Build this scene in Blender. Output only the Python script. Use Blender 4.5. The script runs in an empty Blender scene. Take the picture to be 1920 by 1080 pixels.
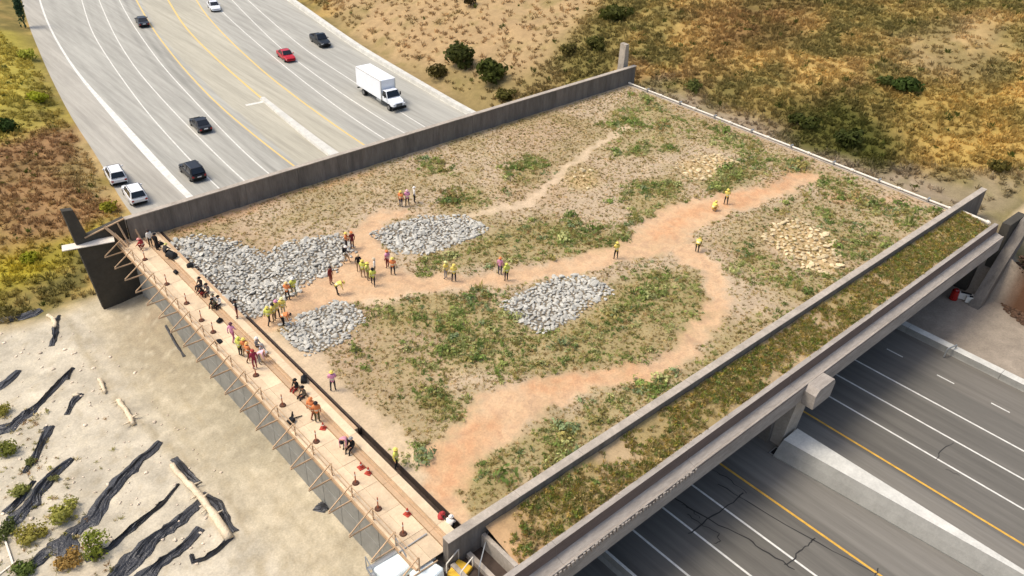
import bpy, bmesh, math, random
import numpy as np
from mathutils import Vector, Matrix

# ------------------------------------------------------------------ camera, light, exposure
SC = bpy.context.scene
COL = SC.collection
F, YAW, PITCH, ROLL, CAMH = 1568.84, 0.7464971, 0.5950676, 0.0424528, 40.0
def cam_axes():
    f = np.array([math.sin(YAW)*math.cos(PITCH), math.cos(YAW)*math.cos(PITCH), -math.sin(PITCH)])
    r = np.array([math.cos(YAW), -math.sin(YAW), 0.0]); u = np.cross(r, f)
    return r*math.cos(ROLL)+u*math.sin(ROLL), -r*math.sin(ROLL)+u*math.cos(ROLL), f
CR, CU, CF = cam_axes()
cam = bpy.data.cameras.new('camera'); cam.sensor_width = 36; cam.lens = F/1920*36; cam.clip_end = 6000; cam.clip_start = .5
camo = bpy.data.objects.new('camera', cam); COL.objects.link(camo)
camo.matrix_world = Matrix(((CR[0], CU[0], -CF[0], 0), (CR[1], CU[1], -CF[1], 0), (CR[2], CU[2], -CF[2], CAMH), (0, 0, 0, 1)))
SC.camera = camo
SUN_DIR = Vector((-0.80*math.cos(math.radians(60)), 0.60*math.cos(math.radians(60)), math.sin(math.radians(60))))
wd = bpy.data.worlds.new('World'); SC.world = wd; wd.use_nodes = True
wn = wd.node_tree.nodes; bg = wn['Background']
sky = wn.new('ShaderNodeTexSky'); sky.sky_type = 'NISHITA'; sky.sun_disc = False
sky.sun_elevation = math.radians(60); sky.sun_rotation = math.atan2(SUN_DIR.x, SUN_DIR.y)
sky.dust_density = 4.0
wd.node_tree.links.new(sky.outputs[0], bg.inputs[0]); bg.inputs[1].default_value = 0.15
sl = bpy.data.lights.new('sun', 'SUN'); sl.energy = 1.8; sl.angle = math.radians(20); sl.color = (1, .93, .80)
so = bpy.data.objects.new('sun', sl); COL.objects.link(so); so.rotation_euler = SUN_DIR.to_track_quat('Z', 'Y').to_euler(); so.location = (0, 0, 120)
SC.view_settings.view_transform = 'Standard'; SC.view_settings.look = 'None'
SC.view_settings.exposure = 0.45; SC.view_settings.gamma = 1
SC.view_settings.use_curve_mapping = False

RNG = np.random.default_rng(7); random.seed(7)
ROAD_Z = -8.0

# ------------------------------------------------------------------ helpers
def at(px, py, z=0.0):
    """photo pixel (1920x1080) -> point on the level z"""
    d = (px-960)/F*CR - (py-540)/F*CU + CF
    return np.array([0, 0, CAMH]) + (z-CAMH)/d[2]*d
def srgb(r, g, b):
    def c(v):
        v /= 255.0
        return v/12.92 if v <= .04045 else ((v+.055)/1.055)**2.4
    return (c(r), c(g), c(b))
def hashl(i, j, s):
    n = (i*374761393 + j*668265263 + s*974634777) & 0x7fffffff
    n = ((n ^ (n >> 13))*1274126177) & 0x7fffffff
    return ((n ^ (n >> 16)) & 0xffff)/65535.0
def vnoise(x, y, s=0):
    x = np.asarray(x, float); y = np.asarray(y, float)
    i = np.floor(x).astype(np.int64); j = np.floor(y).astype(np.int64)
    u = x-i; v = y-j; u = u*u*(3-2*u); v = v*v*(3-2*v)
    a = hashl(i, j, s); b = hashl(i+1, j, s); c = hashl(i, j+1, s); d = hashl(i+1, j+1, s)
    return (a*(1-u)+b*u)*(1-v)+(c*(1-u)+d*u)*v
def fbm(x, y, sc, s=0, o=4):
    t = 0; a = .5; n = 0
    for k in range(o):
        t = t+a*vnoise(np.asarray(x)*sc*2**k+17.3*k, np.asarray(y)*sc*2**k-9.1*k, s+k); n += a; a *= .5
    return t/n
def sstep(a, b, x):
    t = np.clip((np.asarray(x, float)-a)/(b-a), 0, 1); return t*t*(3-2*t)
def poly_sd(x, y, P):
    """signed distance (inside > 0) to a polygon, vectorised"""
    x = np.asarray(x, float); y = np.asarray(y, float); P = np.asarray(P, float)[:, :2]
    d = np.full(x.shape, 1e9); ins = np.zeros(x.shape, bool)
    for k in range(len(P)):
        a = P[k]; b = P[(k+1) % len(P)]; e = b-a
        t = np.clip(((x-a[0])*e[0]+(y-a[1])*e[1])/(e@e+1e-9), 0, 1)
        d = np.minimum(d, np.hypot(x-a[0]-t*e[0], y-a[1]-t*e[1]))
        c = ((a[1] > y) != (b[1] > y)); dy = (b[1]-a[1]) if abs(b[1]-a[1]) > 1e-9 else 1e-9
        ins ^= c & (x < (b[0]-a[0])*(y-a[1])/dy+a[0])
    return np.where(ins, d, -d)
def line_mask(x, y, P, Wd, soft=.8):
    """soft mask of a polyline with a width (m) per vertex"""
    m = np.zeros(np.shape(x))
    for k in range(len(P)-1):
        a = np.array(P[k][:2]); b = np.array(P[k+1][:2]); e = b-a
        t = np.clip(((x-a[0])*e[0]+(y-a[1])*e[1])/(e@e+1e-9), 0, 1)
        d = np.hypot(x-a[0]-t*e[0], y-a[1]-t*e[1]); w = (Wd[k]*(1-t)+Wd[k+1]*t)/2
        m = np.maximum(m, 1-sstep(-soft*.5, soft*.5, d-w))
    return m
def tag(o, label=None, cat=None, group=None, kind=None):
    if label: o['label'] = label
    if cat: o['category'] = cat
    if group: o['group'] = group
    if kind: o['kind'] = kind
    return o
def empty(name, loc=(0, 0, 0), rz=0.0, label=None, cat=None, group=None):
    o = bpy.data.objects.new(name, None); COL.objects.link(o); o.location = loc; o.rotation_euler = (0, 0, rz)
    o.empty_display_size = .3
    return tag(o, label, cat, group)
def link(name, me, parent=None, loc=None, rot=None, scale=None):
    o = bpy.data.objects.new(name, me); COL.objects.link(o)
    if parent is not None: o.parent = parent
    if loc is not None: o.location = loc
    if rot is not None: o.rotation_euler = rot
    if scale is not None: o.scale = scale
    return o
class MB:
    def __init__(s): s.v = []; s.f = []; s.m = []
    def add(s, vs, fs, mi=0):
        b = len(s.v); s.v += [tuple(map(float, p)) for p in vs]; s.f += [tuple(b+i for i in f) for f in fs]; s.m += [mi]*len(fs); return s
    def box(s, a, b, mi=0):
        (x0, y0, z0), (x1, y1, z1) = a, b
        return s.add([(x0, y0, z0), (x1, y0, z0), (x1, y1, z0), (x0, y1, z0), (x0, y0, z1), (x1, y0, z1), (x1, y1, z1), (x0, y1, z1)],
                     [(0, 3, 2, 1), (4, 5, 6, 7), (0, 1, 5, 4), (1, 2, 6, 5), (2, 3, 7, 6), (3, 0, 4, 7)], mi)
    def tube(s, a, b, r0, r1=None, n=8, mi=0):
        a = Vector(a); b = Vector(b); r1 = r0 if r1 is None else r1; d = (b-a).normalized()
        u = d.orthogonal().normalized(); w = d.cross(u); vs = []
        for c, r in ((a, r0), (b, r1)):
            for k in range(n):
                t = 2*math.pi*k/n; vs.append(c+(u*math.cos(t)+w*math.sin(t))*r)
        return s.add(vs, [(k, (k+1) % n, n+(k+1) % n, n+k) for k in range(n)]+[tuple(range(n))[::-1], tuple(range(n, 2*n))], mi)
    def bar(s, a, b, w, h, mi=0):
        """square bar from a to b"""
        a = Vector(a); b = Vector(b); d = (b-a).normalized()
        u = Vector((0, 0, 1)).cross(d); u = Vector((1, 0, 0)) if u.length < 1e-4 else u.normalized(); k = d.cross(u)
        vs = [c+u*sx*w/2+k*sz*h/2 for c in (a, b) for sx, sz in ((-1, -1), (1, -1), (1, 1), (-1, 1))]
        return s.add(vs, [(3, 2, 1, 0), (4, 5, 6, 7), (0, 1, 5, 4), (1, 2, 6, 5), (2, 3, 7, 6), (3, 0, 4, 7)], mi)
    def prism(s, pts, axis, a, b, mi=0):
        """polygon (2 coords, the two other axes in order) extruded along axis from a to b"""
        n = len(pts)
        def p3(q, t):
            l = list(q); l.insert(axis, t); return l
        vs = [p3(q, a) for q in pts]+[p3(q, b) for q in pts]
        return s.add(vs, [tuple(range(n))[::-1], tuple(range(n, 2*n))]+[(k, (k+1) % n, n+(k+1) % n, n+k) for k in range(n)], mi)
    def loft(s, rings, mi=0, cap=True):
        n = len(rings[0]); vs = [p for r in rings for p in r]; fs = []
        for k in range(len(rings)-1):
            fs += [(k*n+i, k*n+(i+1) % n, (k+1)*n+(i+1) % n, (k+1)*n+i) for i in range(n)]
        if cap: fs += [tuple(range(n))[::-1], tuple(range((len(rings)-1)*n, len(rings)*n))]
        return s.add(vs, fs, mi)
    def mesh(s, name, mats, smooth=False, bevel=0, recalc=True):
        me = bpy.data.meshes.new(name); me.from_pydata(s.v, [], s.f); 
        for m in (mats if isinstance(mats, (list, tuple)) else [mats]): me.materials.append(m)
        me.polygons.foreach_set('material_index', s.m)
        if recalc or bevel:
            bm = bmesh.new(); bm.from_mesh(me); bmesh.ops.recalc_face_normals(bm, faces=bm.faces)
            if bevel: bmesh.ops.bevel(bm, geom=bm.edges, offset=bevel, segments=1, affect='EDGES', profile=.6)
            bm.to_mesh(me); bm.free()
        if smooth: me.polygons.foreach_set('use_smooth', [True]*len(me.polygons))
        me.update(); return me
    def build(s, name, mats, parent=None, **k):
        return link(name, s.mesh(name, mats, **k), parent)

# ------------------------------------------------------------------ materials
def nd(t, ty, **k):
    n = t.nodes.new(ty)
    for a, b in k.items(): setattr(n, a, b)
    return n
def mat(name, color, rough=.85, noise=(3.0, .18), noise2=None, bump=0.0, bscale=20, attr=None, rand=0.0, spec=.3, metal=0, coat=0, stretch=None, transl=0):
    m = bpy.data.materials.new(name); m.use_nodes = True; t = m.node_tree; p = t.nodes['Principled BSDF']; L = t.links.new
    p.inputs['Roughness'].default_value = rough; p.inputs['Metallic'].default_value = metal
    p.inputs['Specular IOR Level'].default_value = spec; p.inputs['Coat Weight'].default_value = coat
    if coat: p.inputs['Coat Roughness'].default_value = .08
    if attr:
        c = nd(t, 'ShaderNodeAttribute', attribute_name=attr).outputs['Color']
    else:
        c = nd(t, 'ShaderNodeRGB').outputs[0]; c.default_value = (*color, 1)
    geo = nd(t, 'ShaderNodeNewGeometry').outputs['Position']
    if stretch:
        mp = nd(t, 'ShaderNodeMapping'); mp.inputs['Scale'].default_value = stretch; L(geo, mp.inputs[0]); pos = mp.outputs[0]
    else: pos = geo
    for sc, am in [noise]+([noise2] if noise2 else []):
        if not am: continue
        n = nd(t, 'ShaderNodeTexNoise'); n.inputs['Scale'].default_value = sc; n.inputs['Detail'].default_value = 5; n.inputs['Roughness'].default_value = .65; L(pos, n.inputs['Vector'])
        r = nd(t, 'ShaderNodeMapRange'); r.inputs[1].default_value = .28; r.inputs[2].default_value = .72; r.inputs[3].default_value = 1-am; r.inputs[4].default_value = 1+am; L(n.outputs[0], r.inputs[0])
        x = nd(t, 'ShaderNodeVectorMath', operation='SCALE'); L(c, x.inputs[0]); L(r.outputs[0], x.inputs['Scale']); c = x.outputs[0]
    if rand:
        oi = nd(t, 'ShaderNodeObjectInfo'); r = nd(t, 'ShaderNodeMapRange'); r.inputs[3].default_value = 1-rand; r.inputs[4].default_value = 1+rand; L(oi.outputs['Random'], r.inputs[0])
        x = nd(t, 'ShaderNodeVectorMath', operation='SCALE'); L(c, x.inputs[0]); L(r.outputs[0], x.inputs['Scale']); c = x.outputs[0]
    L(c, p.inputs['Base Color'])
    if bump:
        n = nd(t, 'ShaderNodeTexNoise'); n.inputs['Scale'].default_value = bscale; n.inputs['Detail'].default_value = 4; L(geo, n.inputs['Vector'])
        b = nd(t, 'ShaderNodeBump'); b.inputs['Strength'].default_value = bump; b.inputs['Distance'].default_value = .1; L(n.outputs[0], b.inputs['Height']); L(b.outputs[0], p.inputs['Normal'])
    if transl:
        tr = nd(t, 'ShaderNodeBsdfTranslucent'); L(c, tr.inputs[0]); mx = nd(t, 'ShaderNodeMixShader'); mx.inputs[0].default_value = transl
        L(p.outputs[0], mx.inputs[1]); L(tr.outputs[0], mx.inputs[2]); L(mx.outputs[0], t.nodes['Material Output'].inputs['Surface'])
    return m
M = {}
M['terrain'] = mat('terrain', (0, 0, 0), .95, (.9, .16), (7, .16), .5, 3, attr='tint', spec=.1)
M['soil'] = mat('deck_soil', (0, 0, 0), .95, (1.3, .12), (6, .14), .5, 6, attr='tint', spec=.1)
M['foliage'] = mat('foliage', (0, 0, 0), .8, (4, .2), attr='tint', spec=.15, transl=.4)
M['foliage_obj'] = mat('shrub_foliage', (0, 0, 0), .8, (4, .25), attr='tint', rand=.25, spec=.15, transl=.35)
M['road'] = mat('pavement', (0, 0, 0), .85, (1, .2), (9, .1), .1, 30, attr='tint', stretch=(1.3, .045, 1), spec=.25)
M['conc'] = mat('concrete', srgb(168, 157, 142), .85, (.7, .22), (5, .16), .2, 12, spec=.25)
M['conc_dark'] = mat('weathered_concrete', srgb(126, 118, 108), .88, (.5, .18), (3.5, .14), .25, 9, spec=.2)
M['conc_wall'] = mat('stained_concrete_wall', srgb(116, 109, 100), .88, (1.2, .3), (7, .16), .2, 10, spec=.2, stretch=(1, 1, .18))
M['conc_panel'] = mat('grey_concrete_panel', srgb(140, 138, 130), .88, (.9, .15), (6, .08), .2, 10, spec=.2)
M['conc_white'] = mat('pale_concrete', srgb(200, 197, 186), .8, (.8, .16), (6, .1), .1, 14, spec=.25)
M['girder'] = mat('girder_concrete', srgb(158, 149, 138), .85, (1.2, .24), (7, .16), .2, 12, stretch=(.25, 1, 1), spec=.2)
M['girder_in'] = mat('dark_girder_concrete', srgb(112, 97, 88), .9, (1, .2), (6, .1), .2, 12, stretch=(.2, 1, 1), spec=.2)
M['white_paint'] = mat('white_road_paint', srgb(212, 209, 198), .7, (1.5, .2), (9, .14))
M['yellow_paint'] = mat('yellow_road_paint', srgb(206, 160, 66), .7, (1.5, .25), (9, .15))
M['yellow_faded'] = mat('faded_yellow_paint', srgb(216, 184, 112), .7, (2, .12), (9, .08))
M['crack'] = mat('crack_sealant', srgb(48, 46, 43), .6, (2, .1))
M['conc_shade'] = mat('shade_dark_concrete', srgb(74, 70, 62), .9, (.6, .2), (5, .12), .2, 9, spec=.2)  # plain concrete with shade put into its colour, for shaded walls
M['wood'] = mat('timber', srgb(186, 156, 122), .8, (2, .12), (9, .1), rand=.1)
M['ply'] = mat('plywood', srgb(212, 188, 154), .8, (.9, .16), (8, .09), rand=.13)
M['wood_raw'] = mat('raw_white_board', srgb(226, 214, 196), .8, (2, .08))
M['rock'] = mat('grey_stone', srgb(180, 176, 164), .9, (2.5, .18), (9, .14), .3, 12, rand=.2)
M['rock_y'] = mat('buff_stone', srgb(204, 184, 144), .9, (2.5, .15), (9, .1), .3, 12, rand=.2)
M['rock_r'] = mat('reddish_stone', srgb(176, 128, 96), .9, (2.5, .15), (9, .1), .3, 12, rand=.2)
M['rock_t'] = mat('small_stone', (0, 0, 0), .9, (2.5, .15), attr='tint')
M['plastic'] = mat('black_plastic_sheet', srgb(56, 56, 58), .36, (3, .3), (12, .2), .6, 9, spec=.5)
M['log'] = mat('dead_wood', srgb(214, 196, 166), .9, (2, .2), (10, .15), .4, 8)
M['bark'] = mat('bark', srgb(82, 66, 48), .9, (4, .2))
M['pipe'] = mat('white_pipe', srgb(214, 206, 190), .5, (2, .06))
M['steel'] = mat('galvanised_steel', srgb(168, 170, 168), .45, (4, .1), metal=.6)
M['tarp'] = mat('white_tarpaulin', srgb(232, 240, 236), .6, (2, .05), bump=.3, bscale=3)
M['yellow_metal'] = mat('yellow_machine_paint', srgb(224, 178, 60), .5, (4, .1))
M['black'] = mat('black_rubber', srgb(26, 26, 27), .7, (5, .15))
M['membrane'] = mat('dark_membrane', srgb(70, 58, 50), .8, (2, .3))
M['cone'] = mat('orange_plastic', srgb(178, 72, 56), .6, (4, .1))
M['delin'] = mat('faded_orange_post', srgb(176, 98, 66), .6, (4, .1))
M['delin_base'] = mat('brown_rubber_base', srgb(96, 66, 50), .8, (4, .15))
M['glass'] = mat('dark_glass', srgb(22, 26, 30), .12, (2, 0), spec=.6)
M['rim'] = mat('wheel_rim', srgb(150, 150, 150), .35, (2, 0), metal=.8)
M['chrome'] = mat('grey_grille', srgb(96, 100, 104), .4, (5, .1), metal=.4)
M['lamp_w'] = mat('headlight_lens', srgb(222, 224, 224), .15, (2, 0), spec=.6)
M['lamp_r'] = mat('tail_light_lens', srgb(150, 22, 20), .2, (2, 0), spec=.6)
M['underbody'] = mat('underbody', srgb(20, 20, 20), .9, (2, 0))
M['skin'] = mat('skin', srgb(186, 134, 104), .6, (9, .05))
M['hair'] = mat('hair', srgb(48, 36, 28), .7, (9, .1))
M['reflect'] = mat('reflective_tape', srgb(206, 204, 176), .4, (9, .05), spec=.5)
M['boot'] = mat('boots', srgb(58, 46, 38), .8, (9, .1))
M['eye'] = mat('eyes', srgb(30, 24, 22), .3, (9, 0))
PAINTS = {}
def paint(rgb):
    if rgb not in PAINTS: PAINTS[rgb] = mat('car_paint', srgb(*rgb), .4, (2, .03), coat=.3, spec=.3)
    return PAINTS[rgb]
CLOTHS = {}
def cloth(rgb):
    if rgb not in CLOTHS: CLOTHS[rgb] = mat('cloth', srgb(*rgb), .85, (7, .12))
    return CLOTHS[rgb]

# ------------------------------------------------------------------ merged scatter (ground cover, tufts, small stones)
def scatter(name, temps, pts, scl, rot, tint, mats, parent=None, label=None, zs=None, kind='stuff', cat=None):
    N = len(pts); V = []; FI = []; T = []; off = 0; zs = np.ones(N) if zs is None else zs
    pick = RNG.integers(0, len(temps), N)
    for k, (tv, tf, tc) in enumerate(temps):
        I = np.where(pick == k)[0]
        if not len(I): continue
        c = np.cos(rot[I])[:, None]; s = np.sin(rot[I])[:, None]
        x = tv[None, :, 0]*scl[I][:, None]; y = tv[None, :, 1]*scl[I][:, None]; z = tv[None, :, 2]*(scl[I]*zs[I])[:, None]
        P = np.stack([x*c-y*s, x*s+y*c, z], -1)+pts[I][:, None, :]
        V.append(P.reshape(-1, 3)); nv = len(tv)
        FI.append((tf[None]+(off+np.arange(len(I))*nv)[:, None, None]).reshape(-1, 3)); off += len(I)*nv
        T.append((tint[I][:, None, :]*tc[None, :, None]).reshape(-1, 3))
    V = np.concatenate(V); FI = np.concatenate(FI); T = np.concatenate(T)
    me = bpy.data.meshes.new(name); me.vertices.add(len(V)); me.vertices.foreach_set('co', V.ravel())
    me.loops.add(FI.size); me.loops.foreach_set('vertex_index', FI.ravel().astype(np.int32))
    me.polygons.add(len(FI)); me.polygons.foreach_set('loop_start', np.arange(0, FI.size, 3, dtype=np.int32))
    me.update(calc_edges=True)
    a = me.color_attributes.new('tint', 'FLOAT_COLOR', 'POINT'); a.data.foreach_set('color', np.concatenate([T, np.ones((len(T), 1))], 1).ravel())
    me.materials.append(mats); me.validate()
    o = link(name, me, parent); tag(o, label, cat, None, kind); return o
def tint_mesh(me, T):
    a = me.color_attributes.new('tint', 'FLOAT_COLOR', 'POINT'); T = np.asarray(T, float)
    a.data.foreach_set('color', np.concatenate([T, np.ones((len(T), 1))], 1).ravel())
def t_tuft(n, seed, lean=(15, 75), w=.22, h=.7):
    r = random.Random(seed); v = []; f = []; c = []
    for k in range(n):
        a = r.uniform(0, 6.283); le = math.radians(r.uniform(*lean)); L = h*r.uniform(.6, 1.15); ww = w*r.uniform(.6, 1.3)
        b = Vector((r.uniform(-.3, .3), r.uniform(-.3, .3), -.03)); d = Vector((math.cos(a)*math.sin(le), math.sin(a)*math.sin(le), math.cos(le)))
        s = d.orthogonal().normalized(); s = (Matrix.Rotation(r.uniform(0, 6.28), 3, d) @ s); i = len(v)
        v += [b-s*ww*.35, b+s*ww*.35, b+d*L*.6+s*ww*.5, b+d*L*.6-s*ww*.5, b+d*L]; g = r.uniform(.75, 1.25)
        c += [g]*5; f += [(i, i+1, i+2), (i, i+2, i+3), (i+3, i+2, i+4)]
    return np.array(v), np.array(f), np.array(c)
def t_shrub(n, seed, flat=.75, leaf=.2):
    r = random.Random(seed); v = []; f = []; c = []
    lobes = [(r.uniform(-.45, .45), r.uniform(-.45, .45), r.uniform(.15, .5), r.uniform(.35, .6)) for _ in range(5)]
    for k in range(n):
        lx, ly, lz, lr = lobes[k % 5]; a = r.uniform(0, 6.283); e = math.asin(r.uniform(-.3, 1)); q = lr*r.uniform(.6, 1.05)
        d = Vector((math.cos(a)*math.cos(e), math.sin(a)*math.cos(e), math.sin(e))); p = Vector((lx, ly, lz))+d*q; p.z = max(.0, p.z*flat)
        nrm = (d+Vector((r.uniform(-.8, .8), r.uniform(-.8, .8), r.uniform(-.3, .8)))).normalized(); s = nrm.orthogonal().normalized()
        s = Matrix.Rotation(r.uniform(0, 6.28), 3, nrm) @ s; u = nrm.cross(s); w = leaf*r.uniform(.6, 1.3); i = len(v)
        v += [p-s*w, p+u*w*.55, p+s*w, p-u*w*.55]; g = r.uniform(.7, 1.3); c += [g]*4; f += [(i, i+1, i+2), (i, i+2, i+3)]
    return np.array(v), np.array(f), np.array(c)
ICO = bmesh.new(); bmesh.ops.create_icosphere(ICO, subdivisions=1, radius=1); ICO_V = np.array([v.co for v in ICO.verts]); ICO_F = np.array([[v.index for v in f.verts] for f in ICO.faces]); ICO.free()
def t_rock(seed, flat=.6):
    g = np.random.default_rng(seed); v = ICO_V.copy()
    pl = g.normal(size=(11, 3)); pl /= np.linalg.norm(pl, axis=1)[:, None]; h = g.uniform(.42, .85, 11)
    for n_, hh in zip(pl, h):
        d = v @ n_; v -= np.maximum(d-hh, 0)[:, None]*n_
    v *= np.array([1.3, g.uniform(.75, 1.2), flat*g.uniform(.7, 1.25)]); return v, ICO_F.copy(), np.ones(len(v))
TUFTS = [t_tuft(9, k) for k in range(8)]
BRUSH = [t_tuft(13, 40+k, (8, 62), .17, .9) for k in range(8)]
SEED = [t_tuft(12, 140+k, (5, 70), .11, .9) for k in range(6)]
SHRUBS = [t_shrub(34, 80+k) for k in range(8)]
ROCKS = [t_rock(k) for k in range(10)]
ROCKS_FLAT = [t_rock(50+k, .5) for k in range(6)]
def rock_mesh(k, m):
    v, f, _ = ROCKS[k]; me = bpy.data.meshes.new('stone'); me.from_pydata([tuple(p) for p in v], [], [tuple(map(int, q)) for q in f]); me.materials.append(m); return me

# ------------------------------------------------------------------ road lines x(y)
def xy(pts, z=ROAD_Z): 
    P = [at(a, b, z) for a, b in pts]; return [(p[1], p[0]) for p in P]
def curve(far, xnear):
    P = sorted(xy(far)); P = [(-80, xnear), (20, xnear)]+P
    (y0, x0), (y1, x1) = P[-3], P[-1]; s = (x1-x0)/(y1-y0); s2 = s*1.25
    P += [(y1+60, x1+s2*60), (y1+300, x1+300*s2*1.6), (y1+1200, x1+1200*s2*2)]
    Y = np.array([p[0] for p in P]); X = np.array([p[1] for p in P])
    g = np.arange(-80, 420, 1.0); xi = np.interp(g, Y, X)
    k = np.exp(-.5*(np.arange(-16, 17)/6.0)**2); k /= k.sum(); xs = np.convolve(np.pad(xi, 16, mode='edge'), k, 'valid')
    return lambda y, g=g, xs=xs: np.interp(y, g, xs)
EL = curve([(53, 47), (89, 133), (113, 181), (142, 237), (178, 284), (195, 314), (232, 392)], 23.4)
W1 = curve([(74, 0), (89, 44), (113, 89), (148, 142), (190, 190), (237, 243), (279, 291), (354, 370)], 30.9)
W2 = curve([(153, 0), (171, 60), (211, 123), (275, 211), (346, 289), (408, 354)], 34.4)
W3 = curve([(185, 0), (215, 68), (255, 131), (319, 203), (382, 267), (458, 342)], 37.7)
W4 = curve([(223, 0), (247, 44), (303, 123), (370, 195), (438, 267), (502, 327)], 41.2)
Y1 = curve([(255, 0), (287, 56), (342, 127), (410, 199), (478, 255), (549, 311)], 44.7)
MD = curve([(315, 0), (346, 52), (398, 104), (474, 171), (619, 289)], 50.2)
Y2 = curve([(368, 0), (382, 24), (422, 68), (498, 139), (577, 199), (679, 271)], 55.3)
W5 = curve([(418, 24), (462, 64), (522, 115), (577, 159), (640, 207), (719, 261)], 58.8)
W6 = curve([(434, 0), (470, 36), (522, 88), (560, 117), (639, 175), (755, 249)], 62.0)
W7 = curve([(464, 0), (518, 48), (580, 100), (663, 153), (795, 239)], 65.3)
BR = curve([(543, 0), (675, 94), (780, 156), (874, 212)], 73.6)

# ------------------------------------------------------------------ terrain
def zone_poly(pts, z): return [at(a, b, z) for a, b in pts]
def height(x, y):
    x = np.asarray(x, float); y = np.asarray(y, float); base = ROAD_Z-.08
    dl = EL(y)-x; dr = x-(BR(y)+.6)
    n1 = fbm(x, y, .06, 3); n2 = fbm(x, y, .35, 9)
    # left: working bench near, natural ground far
    bench = np.where(x < 18.9, -6.25, base)+(n2-.5)*.12*(x < 18.9)
    bench = bench+sstep(14, 2, x)*0.5*(n1-.3)+1.3*np.exp(-((x-18.2)/1.9)**2-((y-66)/4.0)**2)*(x < 18.9)
    leftfar = base+np.clip((dl-.6)*.30, 0, 1.1)+np.clip(dl-4, 0, 60)*.03+(n1-.5)*1.6*sstep(2, 10, dl)+(n2-.5)*.5*sstep(1, 3, dl)
    fy = sstep(70.5, 78, y)
    left = bench*(1-fy)+np.where(dl > 0, leftfar, base)*fy
    leftnear = np.where(dl > 2.5, -6.25, base+np.clip(dl, 0, 2.5)/2.5*1.8)
    left = np.where(y < 20, leftnear, left)
    # right
    rf = base+np.clip((dr-1.5)*.33, 0, 6)+np.clip(dr-17, 0, 400)*.15+(n1-.5)*2.4*sstep(4, 22, dr)+(n2-.5)*.8*sstep(2, 8, dr)-.35*np.exp(-((dr-2.6)/1.0)**2)
    d2 = x-87
    rm = -2.0+np.clip(d2-5, 0, 400)*.15+(n1-.5)*2.2*sstep(3, 20, d2)+(n2-.5)*.5*sstep(1, 8, d2)
    d3 = x-87.5
    rn = base+np.clip(d3*.8, 0, 5)+np.clip(d3-8, 0, 400)*.12+(n2-.5)*.6*sstep(0, 4, d3)
    rm = np.where(x < 86.4, base, rm)
    a = sstep(69, 82, y); right = rm*(1-a)+rf*a; right = np.where((y < 71.0) & (x < 86.4), base, right)
    b = sstep(23, 17, y)*sstep(86, 88, x)+(y < 20)*(x <= 86); right = right*(1-np.clip(b, 0, 1))+rn*np.clip(b, 0, 1)
    h = np.where(x < 50, left, right)
    return np.where((dl < .4) & (dr < .6) & ((x > 19) | (y > 71)), np.minimum(h, base), h)
ZL, ZR = -6.6, -1.0
SAND = srgb(184, 174, 153); GOLD = srgb(172, 144, 86); OLIVE = srgb(116, 106, 60); BROWN = srgb(128, 100, 68); TAN = srgb(170, 144, 106)
GREYD = srgb(150, 134, 112); YEL = srgb(168, 152, 48); ORNG = srgb(144, 112, 78); DKG = srgb(78, 80, 34); DIRTB = srgb(84, 60, 44)
ZP = [  # (polygon in world, colour, softness m, strength)
    (zone_poly([(590, -60), (1120, -60), (1120, 60), (1080, 110), (960, 160), (880, 190), (780, 130), (660, 40)], -4), TAN, 4, .85),
    (zone_poly([(1140, 10), (1200, -20), (1210, 80), (1100, 140), (1070, 90)], -3), OLIVE, 4, .9),
    (zone_poly([(880, 200), (800, 140), (850, 100), (960, 120), (1050, 100), (1170, 110), (1150, 145)], -4), OLIVE, 4, .6),
    (zone_poly([(1440, 190), (1560, 190), (1680, 270), (1640, 320), (1540, 290), (1430, 240)], -1), DKG, 4, .9),
    (zone_poly([(1190, 180), (1320, 120), (1420, 150), (1460, 200), (1420, 240)], -1), OLIVE, 4, .5),
    (zone_poly([(1560, 20), (1920, 20), (1920, 90), (1640, 140)], -1), OLIVE, 8, .55),
    (zone_poly([(1680, 130), (1830, 105), (1910, 150), (1800, 200), (1690, 175)], -1), TAN, 5, .6),
    (zone_poly([(1640, 180), (1920, 200), (1920, 330), (1720, 310)], -1), srgb(184, 152, 84), 5, .8),
    (zone_poly([(1300, 60), (1520, 30), (1500, 110), (1330, 130)], -1), srgb(118, 84, 56), 6, .6),
    (zone_poly([(1185, 160), (1230, 150), (1330, 195), (1450, 250), (1600, 315), (1700, 325), (1925, 345), (1925, 520), (1700, 420)], -2), GREYD, 3, .92),
    (zone_poly([(-60, 470), (120, 430), (232, 370), (240, 420), (150, 480), (0, 570), (-80, 600)], ZL), YEL, 2.5, .85),
    (zone_poly([(-60, 270), (110, 195), (195, 310), (222, 385), (110, 445), (-60, 480)], ZL), ORNG, 3, .85),
    (zone_poly([(-60, 50), (50, 50), (100, 160), (112, 205), (-60, 270)], ZL), srgb(170, 156, 70), 3, .85),
    (zone_poly([(150, 200), (250, 400), (225, 420), (180, 330), (120, 215)], ZL), srgb(186, 160, 110), 1.5, .8),
]
BQ = lambda *p: [at(a, b, -6.2)[:2] for a, b in p]
CREASE = BQ((120, 590), (150, 660), (200, 730), (280, 800), (350, 850), (420, 920), (460, 1000), (490, 1090))
RUTS = [BQ((180, 560), (260, 660), (340, 770), (440, 890), (540, 1000), (600, 1090)), BQ((230, 600), (330, 700), (430, 820), (540, 940), (650, 1060)), BQ((140, 600), (230, 720), (330, 830), (450, 980), (520, 1090))]
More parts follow.
